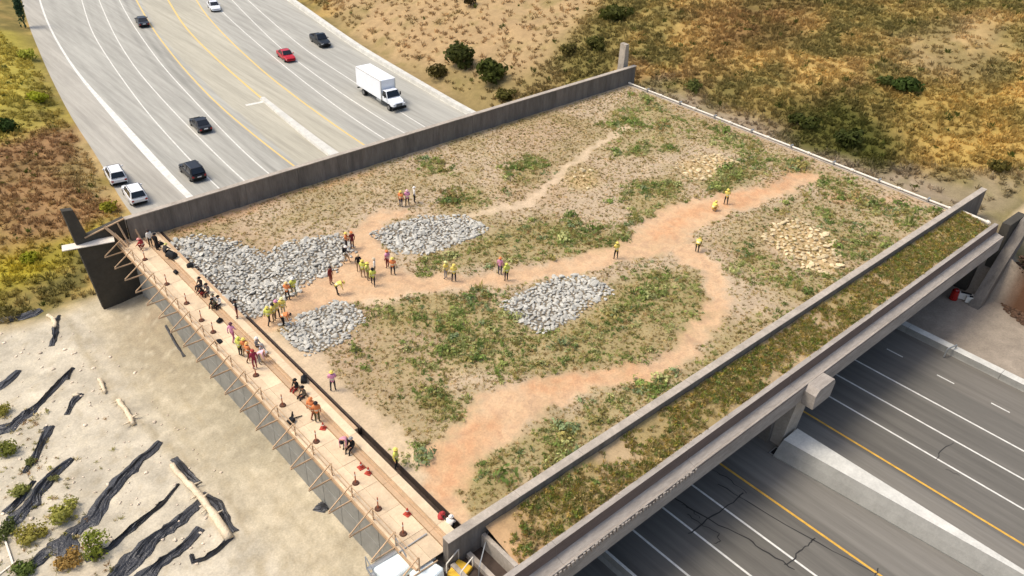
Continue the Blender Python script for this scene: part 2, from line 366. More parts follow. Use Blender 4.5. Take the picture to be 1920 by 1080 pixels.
def ground_col(x, y):
    x = np.asarray(x, float); y = np.asarray(y, float)
    n = fbm(x, y, .045, 21); m = fbm(x, y, .13, 31); k = fbm(x, y, .5, 41)
    C = np.empty(x.shape+(3,)); C[:] = GOLD
    def mix(c, a): C[:] = C*(1-a[..., None])+np.array(c)*a[..., None]
    mix(BROWN, sstep(.50, .66, n)*.8); mix(OLIVE, sstep(.44, .6, m)*.9); mix(DKG, sstep(.5, .66, fbm(x, y, .03, 51))*.5); mix(srgb(190, 160, 96), sstep(.52, .7, k)*.5)
    wx = x+(m-.5)*9; wy = y+(n-.5)*9
    for P, c, s, a in ZP: mix(c, sstep(-s, s, poly_sd(wx, wy, P))*a)
    mix(OLIVE, sstep(.56, .7, m)*.35); mix(DKG, sstep(.62, .74, k)*.35)
    # working bench of sand on the near left
    bx = (x < 19)*(1-sstep(70, 76, y+(m-.5)*5+np.clip(8-x, 0, 40)*-.42)); 
    sc = np.array(SAND)*(1+(k-.5)*.25)[..., None]; a = bx[..., None]; C[:] = C*(1-a)+sc*a
    tr = sstep(11.5, 14, x+(m-.5)*3)*bx; mix(srgb(190, 176, 146), tr*.5)
    st_ = sstep(.3, .6, k)*.5+.5; wz = np.exp(-((x-16.5)/3.2)**2-((y-63)/7.0)**2)*bx; mix(srgb(128, 108, 82), wz*.75*st_); mix(srgb(150, 142, 120), sstep(10, 17, x)*sstep(.4, .6, m)*bx*.5)
    cr_ = line_mask(x+(m-.5)*1.5, y, CREASE, [.5]*len(CREASE), .6)*bx; mix(srgb(150, 136, 108), cr_*.7*sstep(.3, .6, k))
    for P in RUTS:
        for o_ in (-.8, .8): ru = line_mask(x+o_+(m-.5)*.8, y, P, [.4]*len(P), .45)*bx; mix(srgb(168, 156, 130), ru*.55*sstep(.3, .55, k))
    fine = fbm(x, y, 1.6, 45); mix(srgb(166, 152, 124), sstep(.58, .74, fine)*bx*.4); mix(srgb(200, 188, 162), sstep(.6, .75, 1-fine)*bx*.5)
    lo = sstep(6, 0, x+(m-.5)*4)*sstep(45, 40, y)*bx; mix(srgb(164, 134, 96), lo*.5)
    # flat shoulder under and beside the bridge
    fl = (((y < 21)*(x > 70)*(x < 90)+(y < 71.5)*(x > 70)*(x < 87)) > 0).astype(float); mix(srgb(150, 138, 122), fl)
    sa_ = (y < 22)*sstep(90, 92.5, x+(k-.5)*2); mix(srgb(196, 174, 138), sa_*1.0)
    mo = sstep(4.2, 2.8, np.hypot((x-88.5)/1.2, (y-14.2)/1.3)+(k-.5)*1.6); mix(DIRTB, mo)
    return C*(1+(k-.5)[..., None]*.3)
def axis(lo, hi, step, far):
    a = list(np.arange(lo, hi+.01, step)); s = step
    while a[-1] < far: s *= 1.35; a.append(a[-1]+s)
    s = step
    while a[0] > -far: s *= 1.35; a.insert(0, a[0]-s)
    return np.array(a)
def grid_mesh(name, gx, gy, zf, cf, m, smooth=True):
    X, Y = np.meshgrid(gx, gy); Z = zf(X, Y); V = np.stack([X, Y, Z], -1).reshape(-1, 3); nx, ny = len(gx), len(gy)
    I = np.arange(nx*ny).reshape(ny, nx); Q = np.stack([I[:-1, :-1], I[:-1, 1:], I[1:, 1:], I[1:, :-1]], -1).reshape(-1, 4)
    me = bpy.data.meshes.new(name); me.vertices.add(len(V)); me.vertices.foreach_set('co', V.ravel()); me.loops.add(Q.size); me.loops.foreach_set('vertex_index', Q.ravel().astype(np.int32))
    me.polygons.add(len(Q)); me.polygons.foreach_set('loop_start', np.arange(0, Q.size, 4, dtype=np.int32)); me.update(calc_edges=True)
    me.polygons.foreach_set('use_smooth', [smooth]*len(Q)); tint_mesh(me, cf(X, Y).reshape(-1, 3)); me.materials.append(m); return me
gx = axis(-30, 250, .8, 2200); gx = np.sort(np.concatenate([gx[(gx < -6) | (gx > 20)], np.arange(-5.8, 19.9, .33)])); gy = axis(-6, 225, .8, 2200); gy = np.sort(np.concatenate([gy[(gy < 28) | (gy > 80)], np.arange(28.1, 79.9, .33)]))
def zfar(X, Y):
    return height(X, Y)
link('ground', grid_mesh('ground', gx, gy, zfar, ground_col, M['terrain']))['kind'] = 'structure'
def on_ground(px, py):
    d = (px-960)/F*CR - (py-540)/F*CU + CF; o = np.array([0, 0, CAMH])
    t = np.linspace(20, 420, 4001); P = o+t[:, None]*d; g = P[:, 2]-height(P[:, 0], P[:, 1]); i = int(np.argmax(g < 0)) or len(t)-1
    return P[i]
def visible(P, mx=.12):
    q = P-np.array([0, 0, CAMH]); w = q @ CF; u = (q @ CR)/w*F/960; v = (q @ CU)/w*F/540
    return (w > 1) & (abs(u) < 1+mx) & (abs(v) < 1+mx*1.6)

# ------------------------------------------------------------------ road
def road_mesh():
    ys = np.concatenate([np.arange(-80, 20, 4.0), np.arange(20, 260, 2.0), np.arange(260, 420, 10.0)]); V = []; C = []; n = 170
    for y in ys:
        a, b = float(EL(y)), float(BR(y))+.4
        for k in range(n+1):
            x = a+(b-a)*k/n; V.append((x, y, ROAD_Z))
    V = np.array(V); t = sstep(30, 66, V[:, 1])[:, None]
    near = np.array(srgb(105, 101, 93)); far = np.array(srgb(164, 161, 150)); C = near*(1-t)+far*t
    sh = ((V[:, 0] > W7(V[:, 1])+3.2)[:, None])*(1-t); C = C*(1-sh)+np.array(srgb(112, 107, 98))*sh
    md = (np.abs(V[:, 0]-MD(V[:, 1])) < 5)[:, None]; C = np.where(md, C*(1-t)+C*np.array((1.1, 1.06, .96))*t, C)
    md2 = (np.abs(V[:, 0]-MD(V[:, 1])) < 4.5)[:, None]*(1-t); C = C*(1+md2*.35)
    wear = np.zeros(len(V)); Yv = V[:, 1]; Lx = [W1(Yv), W2(Yv), W3(Yv), W4(Yv), Y1(Yv)]; Rx = [Y2(Yv), W5(Yv), W6(Yv), W7(Yv), W7(Yv)+3.6]
    for A_ in (Lx, Rx):
        for a_, b_ in zip(A_[:-1], A_[1:]):
            u = (V[:, 0]-a_)/(b_-a_)
            for cu, am in ((.27, .10), (.73, .10), (.5, .05)): wear += am*np.exp(-((u-cu)/.09)**2)
    wear *= .5+1.0*fbm(V[:, 0]*.7, Yv*.03, 1, 55); seam = np.exp(-((V[:, 0]-(W4(Yv)+1.0))/.35)**2)*.22+np.exp(-((V[:, 0]-(Y1(Yv)-.5))/.3)**2)*.16+np.exp(-((V[:, 0]-(W4(Yv)-.9))/.5)**2)*.10
    wear += seam*sstep(60, 90, Yv)*(.4+fbm(V[:, 0]*.3, Yv*.05, 1, 58)); pat = fbm(np.floor(V[:, 0]/3.4)*3.1, np.floor(Yv/9)*2.3, 1, 77, 1); wear += (pat-.5)*.12
    C = C*(1-wear[:, None])
    lsh = ((V[:, 0] < W1(V[:, 1])-.3)[:, None])*t; C = C*(1+lsh*np.array((.02, -.01, -.03)))
    me = bpy.data.meshes.new('road'); F_ = []
    for j in range(len(ys)-1):
        for k in range(n): i = j*(n+1)+k; F_.append((i, i+1, i+n+2, i+n+1))
    me.from_pydata([tuple(v) for v in V], [], F_); tint_mesh(me, C); me.materials.append(M['road']); return me
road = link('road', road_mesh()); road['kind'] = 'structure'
def ribbon(fx, y0, y1, w, m, dz=.005, step=2.0, name='lane_marking', par=None):
    ys = np.arange(y0, y1+.01, min(step, y1-y0)); b = MB(); vs = []
    for y in ys:
        x = float(fx(y)); s = (float(fx(y+.5))-float(fx(y-.5))); l = math.hypot(1, s); ww = w(y) if callable(w) else w
        vs += [(x-ww/2/l, y+s*ww/2/l, ROAD_Z+dz), (x+ww/2/l, y-s*ww/2/l, ROAD_Z+dz)]
    b.add(vs, [(2*i, 2*i+1, 2*i+3, 2*i+2) for i in range(len(ys)-1)]); return b.build(name, m, par or road, recalc=False)
ribbon(W1, 68, 330, lambda y: .30+.75*float(np.exp(-((y-106)/24)**2)), M['white_paint'])
for fx in (W2, W3, W4, W5, W6, W7):
    ribbon(fx, -60, 330, .17, M['white_paint'])
for fx in (Y1, Y2):
    ribbon(fx, -60, 45, .2, M['yellow_paint']); ribbon(fx, 45, 330, .24, M['yellow_faded'])
DX = lambda y: W7(y)+3.95
for k in range(12): ribbon(DX, -30+k*4.9+1.6, -30+k*4.9+3.2, .14, M['white_paint'])
for pl, w in [(p_, w_*.7) for p_, w_ in (([(1530, 900), (1500, 880), (1440, 848)], .12), ([(1790, 830), (1762, 845), (1755, 862)], .1), ([(1775, 880), (1800, 892)], .09),
              ([(1265, 935), (1330, 975), (1400, 1010), (1440, 1035), (1490, 1068)], .15), ([(1395, 925), (1385, 935), (1345, 960), (1310, 985), (1290, 1000)], .14), ([(1345, 905), (1410, 945), (1540, 1020), (1640, 1075)], .13),
              ([(1290, 965), (1310, 980), (1345, 1000), (1350, 1012), (1338, 1018)], .1), ([(1530, 1010), (1520, 1020), (1500, 1030), (1490, 1045), (1470, 1058)], .14), ([(1650, 1065), (1640, 1080)], .12),
              ([(1335, 880), (1370, 900), (1400, 925)], .09), ([(1280, 945), (1300, 958), (1312, 972)], .08))]:
    P = [at(a, b, ROAD_Z+.006) for a, b in pl]; b = MB(); vs = []; rr = random.Random(len(pl)*7); Q = []
    for i in range(len(P)-1):
        for t in (0, .25, .5, .75): Q.append(P[i]*(1-t)+P[i+1]*t+np.array([rr.uniform(-.12, .12), rr.uniform(-.12, .12), 0]))
    Q.append(P[-1])
    for i, q in enumerate(Q):
        d = Q[min(i+1, len(Q)-1)]-Q[max(i-1, 0)]; d /= np.linalg.norm(d); nn = np.array([-d[1], d[0], 0])*w/2*rr.uniform(.6, 1.3); vs += [q-nn, q+nn]
    b.add(vs, [(2*i, 2*i+1, 2*i+3, 2*i+2) for i in range(len(Q)-1)]); b.build('crack_seal', M['crack'], road, recalc=False)

# ------------------------------------------------------------------ highway barriers
def barrier(name, fx, y0, y1, prof, seg, m, label, cat='barrier', gap=.03, side='conc_panel'):
    r = empty(name, (float(fx(y0)), y0, ROAD_Z), 0, label, cat); o = np.array(r.location); y = y0
    while y < y1-.1:
        ye = min(y+seg, y1); ys = np.linspace(y, ye-gap, max(2, int(seg/2)+1)); rings = []
        for q in ys: rings.append([(float(fx(q))+px-o[0], q-o[1], pz) for px, pz in (prof(q) if callable(prof) else prof)])
        o_ = MB().loft(rings).build('barrier_segment', [m, M[side]], r); y = ye
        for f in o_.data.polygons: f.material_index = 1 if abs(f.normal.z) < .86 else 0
    return r
KR = [(-.35, 0), (-.3, .1), (-.16, .3), (-.11, .85), (.11, .85), (.16, .3), (.3, .1), (.35, 0)]
BRW = [(-.55, 0), (-.5, .12), (-.42, .62), (.42, .62), (.5, .12), (.55, 0)]
barrier('concrete_barrier', BR, 70.6, 300, BRW, 9, M['conc_white'], 'long pale concrete barrier on the far highway beside the tan hillside', side='conc_white')
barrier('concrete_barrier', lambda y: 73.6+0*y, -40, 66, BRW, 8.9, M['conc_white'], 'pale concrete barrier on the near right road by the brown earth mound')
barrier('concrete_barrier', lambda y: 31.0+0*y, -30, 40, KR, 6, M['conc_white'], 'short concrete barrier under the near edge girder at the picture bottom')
def medp(y):
    top = float(np.interp(y, [-40, 2, 21.2], [.12, .14, 1.0])); bl = float(np.interp(y, [-40, 3, 21.2], [.35, .9, 1.05]))
    return [(-top-bl, 0), (-top-bl, .1), (-top-bl*.55, .7), (-top-.02, 1.2), (top+.02, 1.2), (top+.1, .5), (top+.3, .1), (top+.3, 0)]
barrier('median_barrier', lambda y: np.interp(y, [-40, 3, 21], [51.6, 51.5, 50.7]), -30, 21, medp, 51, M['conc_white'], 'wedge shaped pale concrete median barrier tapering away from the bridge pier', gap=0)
def medf(y):
    top = float(np.interp(y, [70, 113], [.95, .3]))
    return [(-top-.1, 0), (-top-.04, .2), (-top, .32), (top, .32), (top+.04, .2), (top+.1, 0)]
barrier('median_island', MD, 70.6, 113, medf, 14, M['conc_white'], 'low pale median island widening towards the back wall of the bridge', 'median', side='conc_white')
ribbon(MD, 113, 330, .3, M['yellow_faded']); ribbon(lambda y: MD(y)-1.6, 111.8, 112.4, 2.8, M['white_paint'], step=.6)
bx = empty('barrier_gate_post', (0, 0, 0), 0, 'small grey steel bracket clamped over the right barrier', 'bracket'); p = at(1782, 655, -7.3); bx.location = p
MB().bar((-.7, .1, -.6), (-.6, .1, .25), .1, .1).bar((-.6, .1, .25), (.7, -.2, .3), .1, .1).build('clamp_frame', M['steel'], bx); MB().bar((.6, -.2, -.6), (.7, -.2, .3), .1, .1).build('clamp_leg', M['steel'], bx)
rf = empty('drain_inlet', tuple(at(1455, 848, -7.99)), 0, 'black drain opening beside the near median barrier', 'drain'); MB().box((-.5, -.35, 0), (.5, .35, .05)).build('grate_frame', M['steel'], rf); MB().box((-.42, -.27, .051), (.42, .27, .06)).build('grate', M['black'], rf)

# ------------------------------------------------------------------ the bridge
XA, XB = 18.0, 84.6
br = empty('wildlife_bridge', (52, 46, ROAD_Z), 0, 'wide concrete wildlife bridge carrying soil and plants over the highway', 'bridge')
def bpart(b, name, m, par=None, **k):
    q = par if par is not None else br
    o = b.build(name, m, q, **k)
    if par is None: o.location = (-52, -46, -ROAD_Z)
    return o
# back wall and front wall in cast lengths with recessed joints
x = 18.2
for k in range(12):
    xe = x+5.65; 
    bpart(MB().prism([(70.3, -1.6), (70.75, -1.6), (70.75, 2.25), (70.34, 2.25)], 0, x, xe-.025), 'wall_panel', M['conc_wall'])
    x = xe
bpart(MB().box((18.2, 70.4, -1.5), (86.0, 70.65, 2.2)), 'wall_core', M['conc_dark'])
bpart(MB().box((18.1, 70.26, 2.25), (86.1, 70.82, 2.33)), 'wall_coping', M['conc'])
x = 18.95
for k in range(13):
    xe = x+5.47
    bpart(MB().prism([(24.9, -2.2), (25.42, -2.2), (25.42, 1.2), (24.92, 1.2)], 0, x, xe-.02), 'wall_panel', M['conc_wall'])
    bpart(MB().box((x, 24.86, 1.2), (xe-.02, 25.45, 1.26)), 'wall_coping', M['conc']); x = xe
# deck slab, girders beneath, outer edge beam
bpart(MB().box((18.4, 21.9, -1.9), (86.2, 70.2, -1.0)), 'deck_slab', M['conc_dark'])
for k in range(16):
    yy = 23.6+k*3.05; bpart(MB().prism([(yy-.5, -2.6), (yy+.5, -2.6), (yy+.5, -2.45), (yy+.15, -2.2), (yy+.15, -1.91), (yy-.15, -1.91), (yy-.15, -2.2), (yy-.5, -2.45)], 0, 20, 85), 'girder', M['conc_dark'])
x = 12.0; segs = []
while x < 85.4:
    xe = min(x+12.3, 86.0)
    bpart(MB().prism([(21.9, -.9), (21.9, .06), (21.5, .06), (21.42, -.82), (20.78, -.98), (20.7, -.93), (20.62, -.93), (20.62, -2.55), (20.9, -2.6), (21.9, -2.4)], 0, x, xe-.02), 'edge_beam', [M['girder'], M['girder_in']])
    x = xe
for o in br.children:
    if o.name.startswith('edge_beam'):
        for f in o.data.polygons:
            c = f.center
            if c.z > -.99 and 21.38 < c.y < 21.52 and abs(f.normal.y) > .5: f.material_index = 1  # shaded face of the beam, its shade painted with darker concrete
for k in range(46):
    xx = 21.4+k*.335+random.uniform(-.05, .05); z0 = -1.32+random.uniform(-.05, .05)
    bpart(MB().box((xx, 20.52, z0), (xx+random.uniform(.14, .24), 20.62, z0+random.uniform(.25, .4))), 'formwork_stub', M['girder'])
b = MB()
for k in range(60): b.box((21.3+k*1.05, 20.585, -1.07), (21.3+k*1.05+.98, 20.62, -1.03))
bpart(b, 'drip_strip', M['girder_in'])
# pier and pier cap
bpart(MB().prism([(49.6, ROAD_Z), (52.3, ROAD_Z), (52.5, -2.6), (49.4, -2.6)], 1, 22.2, 70), 'pier_wall', M['conc_dark'])
bpart(MB().prism([(22.19, ROAD_Z), (21.3, ROAD_Z), (20.9, -2.7), (22.19, -2.7)], 0, 50.0, 52.0), 'pier_nose', M['conc'])
bpart(MB().prism([(49.9, -2.75), (52.4, -2.75), (52.6, -1.4), (52.3, -.95), (50.2, -.95), (49.8, -1.4)], 1, 19.6, 20.61), 'pier_cap', M['girder'])
# abutments and wing walls
bpart(MB().box((18.45, 23, ROAD_Z), (19.6, 70, -1.92)), 'abutment', M['conc_shade'])
bpart(MB().prism([(85.3, ROAD_Z), (86.4, ROAD_Z), (86.4, -1.92), (85.4, -1.92)], 1, 21.92, 70.2), 'abutment', M['conc_shade'])
bpart(MB().prism([(13.5, 4.4), (14.35, 4.25), (14.9, 1.5), (18.19, 2.1), (18.19, -6.6), (14.55, -6.6), (14.5, -6.2), (13.9, .3)], 1, 70.9, 71.5), 'wing_wall', M['conc_shade'])
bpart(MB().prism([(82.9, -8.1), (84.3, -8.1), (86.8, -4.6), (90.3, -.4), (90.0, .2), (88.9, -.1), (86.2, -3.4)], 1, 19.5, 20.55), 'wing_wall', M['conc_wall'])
bpart(MB().prism([(86.4, .1), (90.4, .0), (90.4, -5), (86.4, -5)], 1, 20.6, 21.4), 'wing_wall', M['conc_shade'])
bpart(MB().prism([(84.3, -2), (85.7, -2), (85.1, 5.2), (84.5, 5.2)], 1, 71.2, 72.2), 'wing_post', M['conc'])
# retaining panels under the walkway
rw = empty('retaining_wall', (18.0, 48, -6.2), 0, 'grey retaining wall of cast panels under the timber walkway', 'retaining wall')
for k in range(21):
    y1 = 70.3-k*2.32
    for z0, z1 in ((-6.6, -4.1), (-4.07, -1.4)):
        b = MB().box((17.98, y1-2.29, z0), (18.4, y1, z1)); o = b.build('wall_panel', M['conc_panel'], rw, bevel=.03); o.location = (-18.0, -48, 6.2)
b = MB().box((18.1, 21.6, -6.6), (18.38, 70.3, -1.45)); o = b.build('wall_backing', M['membrane'], rw); o.location = (-18.0, -48, 6.2)

# ------------------------------------------------------------------ deck soil
Q = lambda *p: [at(a, b, 0) for a, b in p]
PATHS = [
    (Q((470, 605), (520, 580), (560, 565), (640, 530), (720, 520), (800, 533), (900, 530), (1000, 512), (1100, 497), (1180, 472), (1240, 440), (1290, 405), (1380, 378), (1450, 360), (1520, 330)), [3, 4, 4.2, 4.6, 4.2, 2.4, 1.9, 2, 2.4, 3, 4.8, 5, 3.3, 2.2, 2]),
    (Q((1280, 470), (1335, 510), (1348, 560), (1330, 610), (1280, 660), (1200, 698), (1100, 716), (1020, 740), (950, 775), (890, 818), (840, 865), (825, 925), (850, 970)), [3, 2, 1.5, 1.4, 1.5, 1.8, 2, 3.2, 3.8, 3.2, 2.6, 2.2, 1.8]),
    (Q((690, 520), (680, 470), (700, 430), (715, 405), (760, 395)), [6, 4, 2.4, 1.8, 1.2]),
]
PALE = [(Q((470, 600), (520, 650), (570, 700), (640, 770), (720, 840), (790, 900), (850, 975)), [3, 3, 3.5, 3.5, 3, 2.5, 2]), (Q((820, 430), (980, 380), (1060, 320), (1110, 275), (1180, 240)), [1, 1.2, 1.2, 1.2, 1.2]),
        (Q((700, 560), (760, 545), (860, 545)), [1.5, 1.5, 1.2])]
ORNGP = [(Q((1500, 325), (1420, 365), (1300, 400), (1230, 440)), [1.6, 1.6, 2, 2]), (Q((1570, 368), (1650, 378), (1730, 378)), [1.6, 1.2, .8]), (Q((900, 800), (850, 860), (830, 920)), [1.8, 2.2, 1.4]), (Q((1180, 690), (1080, 715), (1010, 730)), [1, 1.2, 1.2]),
         (Q((310, 440), (520, 372), (700, 318)), [1.3, 1.2, .9])]  # shadow band at the back wall's foot, painted reddish into the soil
ROCKP = {
    'R1': Q((318, 455), (345, 446), (420, 452), (470, 472), (500, 482), (540, 460), (600, 448), (650, 448), (648, 475), (620, 505), (560, 535), (500, 578), (478, 597), (440, 580), (400, 540), (350, 480)),
    'R2': Q((712, 432), (750, 416), (800, 410), (870, 410), (905, 424), (895, 445), (850, 462), (790, 472), (740, 468), (708, 452)),
    'R3': Q((950, 575), (975, 550), (1020, 530), (1070, 525), (1120, 530), (1140, 545), (1110, 560), (1085, 580), (1060, 605), (1030, 622), (990, 614), (965, 597)),
    'R4': Q((545, 612), (580, 582), (620, 568), (660, 572), (680, 590), (650, 610), (632, 640), (600, 660), (560, 654), (540, 637)),
    'R5': Q((1448, 425), (1500, 412), (1525, 440), (1562, 478), (1568, 508), (1520, 512), (1478, 482), (1443, 455)),
    'R6': Q((1275, 305), (1335, 288), (1375, 303), (1335, 332), (1285, 335)),
    'R7': Q((1055, 330), (1110, 322), (1125, 345), (1075, 358)),
}
GREENS = [  # name, polygon, density per m2, clump size, leaf tint
    ('mid', Q((690, 610), (720, 575), (800, 552), (900, 560), (960, 590), (1000, 625), (1060, 620), (1110, 590), (1160, 540), (1220, 508), (1290, 508), (1322, 535), (1322, 590), (1285, 640), (1200, 668), (1100, 695), (1000, 715), (900, 700), (840, 688), (850, 645), (760, 605)), 1.0),
    ('upper', Q((800, 482), (900, 455), (960, 428), (1020, 418), (1100, 428), (1190, 440), (1190, 462), (1140, 478), (1040, 488), (960, 500), (880, 503), (810, 507)), 1.25),
    ('knoll', Q((1172, 372), (1210, 338), (1262, 333), (1282, 360), (1260, 398), (1200, 406)), 1.5),
    ('north', Q((1308, 345), (1380, 313), (1425, 322), (1400, 350), (1340, 368)), 1.5),
    ('front', Q((862, 915), (900, 865), (960, 830), (1080, 790), (1130, 748), (1225, 725), (1235, 745), (1130, 810), (1000, 880), (920, 955), (880, 950)), 1.1),
    ('east', Q((1370, 420), (1500, 375), (1700, 385), (1765, 405), (1700, 440), (1620, 492), (1585, 490), (1540, 440), (1510, 405), (1440, 420), (1430, 470), (1500, 530), (1450, 550), (1380, 500)), .6),
    ('corner', Q((1140, 215), (1200, 180), (1260, 200), (1270, 250), (1220, 300), (1160, 290)), .7),
    ('pipe', Q((1250, 200), (1400, 260), (1540, 320), (1640, 360), (1580, 370), (1420, 300), (1290, 260)), .6),
    ('spot', Q((955, 320), (985, 302), (1010, 315), (1005, 338), (965, 345)), 1.6),
    ('spot2', Q((840, 375), (890, 350), (915, 360), (900, 385), (850, 390)), 1.2),
    ('spot3', Q((805, 305), (830, 303), (832, 322), (806, 325)), 1.4),
    ('low', Q((690, 660), (740, 640), (840, 650), (845, 720), (760, 700)), .35),
    ('lowb', Q((790, 755), (830, 720), (850, 770), (800, 780)), 1.3),
    ('loop', Q((1100, 735), (1240, 700), (1330, 660), (1420, 590), (1450, 600), (1330, 690), (1230, 740), (1130, 745)), .7),
    ('edge', Q((1440, 560), (1500, 540), (1600, 500), (1590, 515), (1470, 590)), .5),
    ('bush', Q((745, 845), (765, 828), (778, 842), (765, 860)), 1.4),
]
def soil_masks(x, y):
    n = (fbm(x, y, .35, 5)-.5)*2.0+(fbm(x, y, 1.3, 15)-.5)*1.5; m = (fbm(x, y, .35, 6)-.5)*2.0+(fbm(x, y, 1.3, 16)-.5)*1.5; X = x+n; Y = y+m
    p = np.zeros(x.shape); l = np.zeros(x.shape); o = np.zeros(x.shape)
    for P, w in PATHS: p = np.maximum(p, line_mask(X, Y, P, w, 1.2))
    for P, w in PALE: l = np.maximum(l, line_mask(X, Y, P, w, 1.6))
    for P, w in ORNGP: o = np.maximum(o, line_mask(X, Y, P, w, 1.8))
    return p, l, o
def soil_z(x, y):
    p, l, o = soil_masks(x, y); e = np.minimum.reduce([x-20.6, 84.4-x, y-25.4, 70.3-y])
    return .02+(fbm(x, y, .12, 61)-.45)*.5*sstep(0, 6, e)+(fbm(x, y, .9, 62)-.5)*.16*(1-p)-.07*p*sstep(0, 2, e)
GREY_S = srgb(196, 172, 146)
def soil_col(x, y):
    p, l, o = soil_masks(x, y); n = fbm(x, y, .09, 71); k = fbm(x, y, .6, 72)
    C = np.empty(x.shape+(3,)); C[:] = srgb(178, 158, 130)
    def mix(c, a): C[:] = C*(1-a[..., None])+np.array(c)*a[..., None]
    mix(srgb(166, 142, 112), sstep(.45, .65, n)*.7); mix(srgb(152, 136, 96), sstep(.46, .66, fbm(x, y, .2, 73))*.6)
    g = np.zeros(x.shape)
    for _, P, d in GREENS: g = np.maximum(g, sstep(-1.2, .8, poly_sd(x+(k-.5)*2, y+(n-.5)*2, P))*min(1, d))
    mix(srgb(148, 134, 88), g*.7); mix(srgb(206, 182, 150), l*.75); tr = fbm(x, y, 1.8, 79, 3); mix(srgb(202, 166, 128), p*(.72+.28*sstep(.35, .6, tr))); mix(srgb(176, 146, 116), p*sstep(.52, .7, tr)*.6); mix(srgb(196, 140, 96), o*.5*(.55+.45*sstep(.35, .6, tr))*np.maximum(p, .8))
    for k_ in ('R1', 'R2', 'R3', 'R4'): mix(srgb(122, 113, 98), sstep(-.6, .5, poly_sd(x, y, ROCKP[k_])))
    for k_ in ('R5', 'R6', 'R7'): mix(srgb(186, 160, 116), sstep(-.8, .8, poly_sd(x, y, ROCKP[k_]))*.8)
    return C*(1+(k-.5)[..., None]*.22)
dgx = np.linspace(20.95, 84.5, 340); dgy = np.linspace(25.43, 70.295, 240)
link('deck_soil', grid_mesh('deck_soil', dgx, dgy, soil_z, soil_col, M['soil']))['kind'] = 'structure'
def strip_z(x, y): return -.08+(y-21.9)/3.0*.68+(fbm(x, y, .8, 64)-.5)*.2*sstep(21.9, 22.5, y)
def strip_col(x, y):
    n = fbm(x, y, .25, 74); k = fbm(x, y, .9, 75); C = np.empty(x.shape+(3,)); C[:] = srgb(176, 152, 116)
    a = (sstep(.42, .62, n)*.7)[..., None]; C = C*(1-a)+np.array(srgb(152, 134, 86))*a
    b = (sstep(26, 22, x)*.7)[..., None]; C = C*(1-b)+np.array(srgb(198, 158, 118))*b
    return C*(1+(k-.5)[..., None]*.3)
link('strip_soil', grid_mesh('strip_soil', np.linspace(21.7, 84.6, 250), np.linspace(21.9, 24.895, 14), strip_z, strip_col, M['soil']))['kind'] = 'structure'
bpart(MB().box((21.4, 21.91, -.95), (21.68, 24.88, .1)), 'end_curb', M['conc'])
bpart(MB().box((20.2, 22.0, -.99), (20.5, 24.8, -.6)).box((19.0, 22.0, -.99), (19.3, 24.8, -.6)), 'steel_joist', M['conc'])
bpart(MB().box((18.5, 22.0, -.998), (21.39, 24.86, -.97)), 'void_floor', M['membrane'])  # dark sheet that puts the open void's shade into colour

# ------------------------------------------------------------------ rock beds
def in_poly(P, n, rng):
    P2 = np.array([p[:2] for p in P]); lo = P2.min(0); hi = P2.max(0); out = []
    while sum(map(len, out)) < n:
        q = rng.uniform(lo, hi, (n*3, 2)); out.append(q[poly_sd(q[:, 0], q[:, 1], P) > 0])
    return np.concatenate(out)[:n]
def poisson(P, r, rng, tries=9000):
    P2 = np.array([p[:2] for p in P]); lo = P2.min(0); hi = P2.max(0); A = rng.uniform(lo, hi, (tries, 2)); A = A[poly_sd(A[:, 0], A[:, 1], P)+rng.normal(0, .3, len(A)) > 0]
    cell = {}; out = []
    for q in A:
        c = (int(q[0]/r), int(q[1]/r)); ok = True
        for i in (-1, 0, 1):
            for j in (-1, 0, 1):
                for w in cell.get((c[0]+i, c[1]+j), ()):
                    if (w[0]-q[0])**2+(w[1]-q[1])**2 < r*r: ok = False; break
        if ok: cell.setdefault(c, []).append(q); out.append(q)
    return np.array(out)
RM = {m: [rock_mesh(k, M[m]) for k in range(10)] for m in ('rock', 'rock_y', 'rock_r')}
def rock_bed(key, r, m, size, label, sparse=1.0, rim=None):
    P = ROCKP[key]; c = np.mean([p[:2] for p in P], 0); e = empty('rock_bed', (c[0], c[1], 0), 0, label, 'rock bed')
    pts = poisson(P, r, RNG, 45000); pts = pts[RNG.random(len(pts)) < sparse]
    z = soil_z(pts[:, 0], pts[:, 1]); s = size*np.exp(RNG.normal(0, .26, len(pts))); order = np.argsort(-s/np.hypot(pts[:, 0], pts[:, 1]))
    rimd = poly_sd(pts[:, 0], pts[:, 1], P)
    for n_, i in enumerate(order[:300]):
        mm = m
        if rim and rimd[i] < 1.0 and rim(pts[i]): mm = 'rock_r'
        o = link('stone', RM[mm][int(RNG.integers(10))], e, (pts[i, 0]-c[0], pts[i, 1]-c[1], z[i]+s[i]*.22), (RNG.uniform(-.35, .35), RNG.uniform(-.35, .35), RNG.uniform(0, 6.28)), (s[i],)*3)
    I = order[300:]
    if len(I):
        base = np.array(srgb(180, 176, 164) if m == 'rock' else srgb(212, 190, 142))
        o = scatter('stones', ROCKS, np.stack([pts[I, 0]-c[0], pts[I, 1]-c[1], z[I]+s[I]*.22], 1), s[I], RNG.uniform(0, 6.28, len(I)), base*RNG.uniform(.75, 1.25, (len(I), 1)), M['rock_t'], e, None)
    return e
rock_bed('R1', .285, 'rock', .205, 'large bed of grey rubble against the walkway edge beam')
rock_bed('R2', .285, 'rock', .205, 'oval bed of grey rubble above the crowd of workers')
rock_bed('R3', .295, 'rock', .21, 'triangular bed of grey rubble with reddish rim in the middle of the deck', rim=lambda q: q[1] > 39 or True if q[0]+q[1] > 88 else False)
rock_bed('R4', .285, 'rock', .2, 'round bed of grey rubble nearest the walkway below the path')
rock_bed('R5', .5, 'rock_y', .27, 'scattered buff yellow stones on the right of the deck', .85)
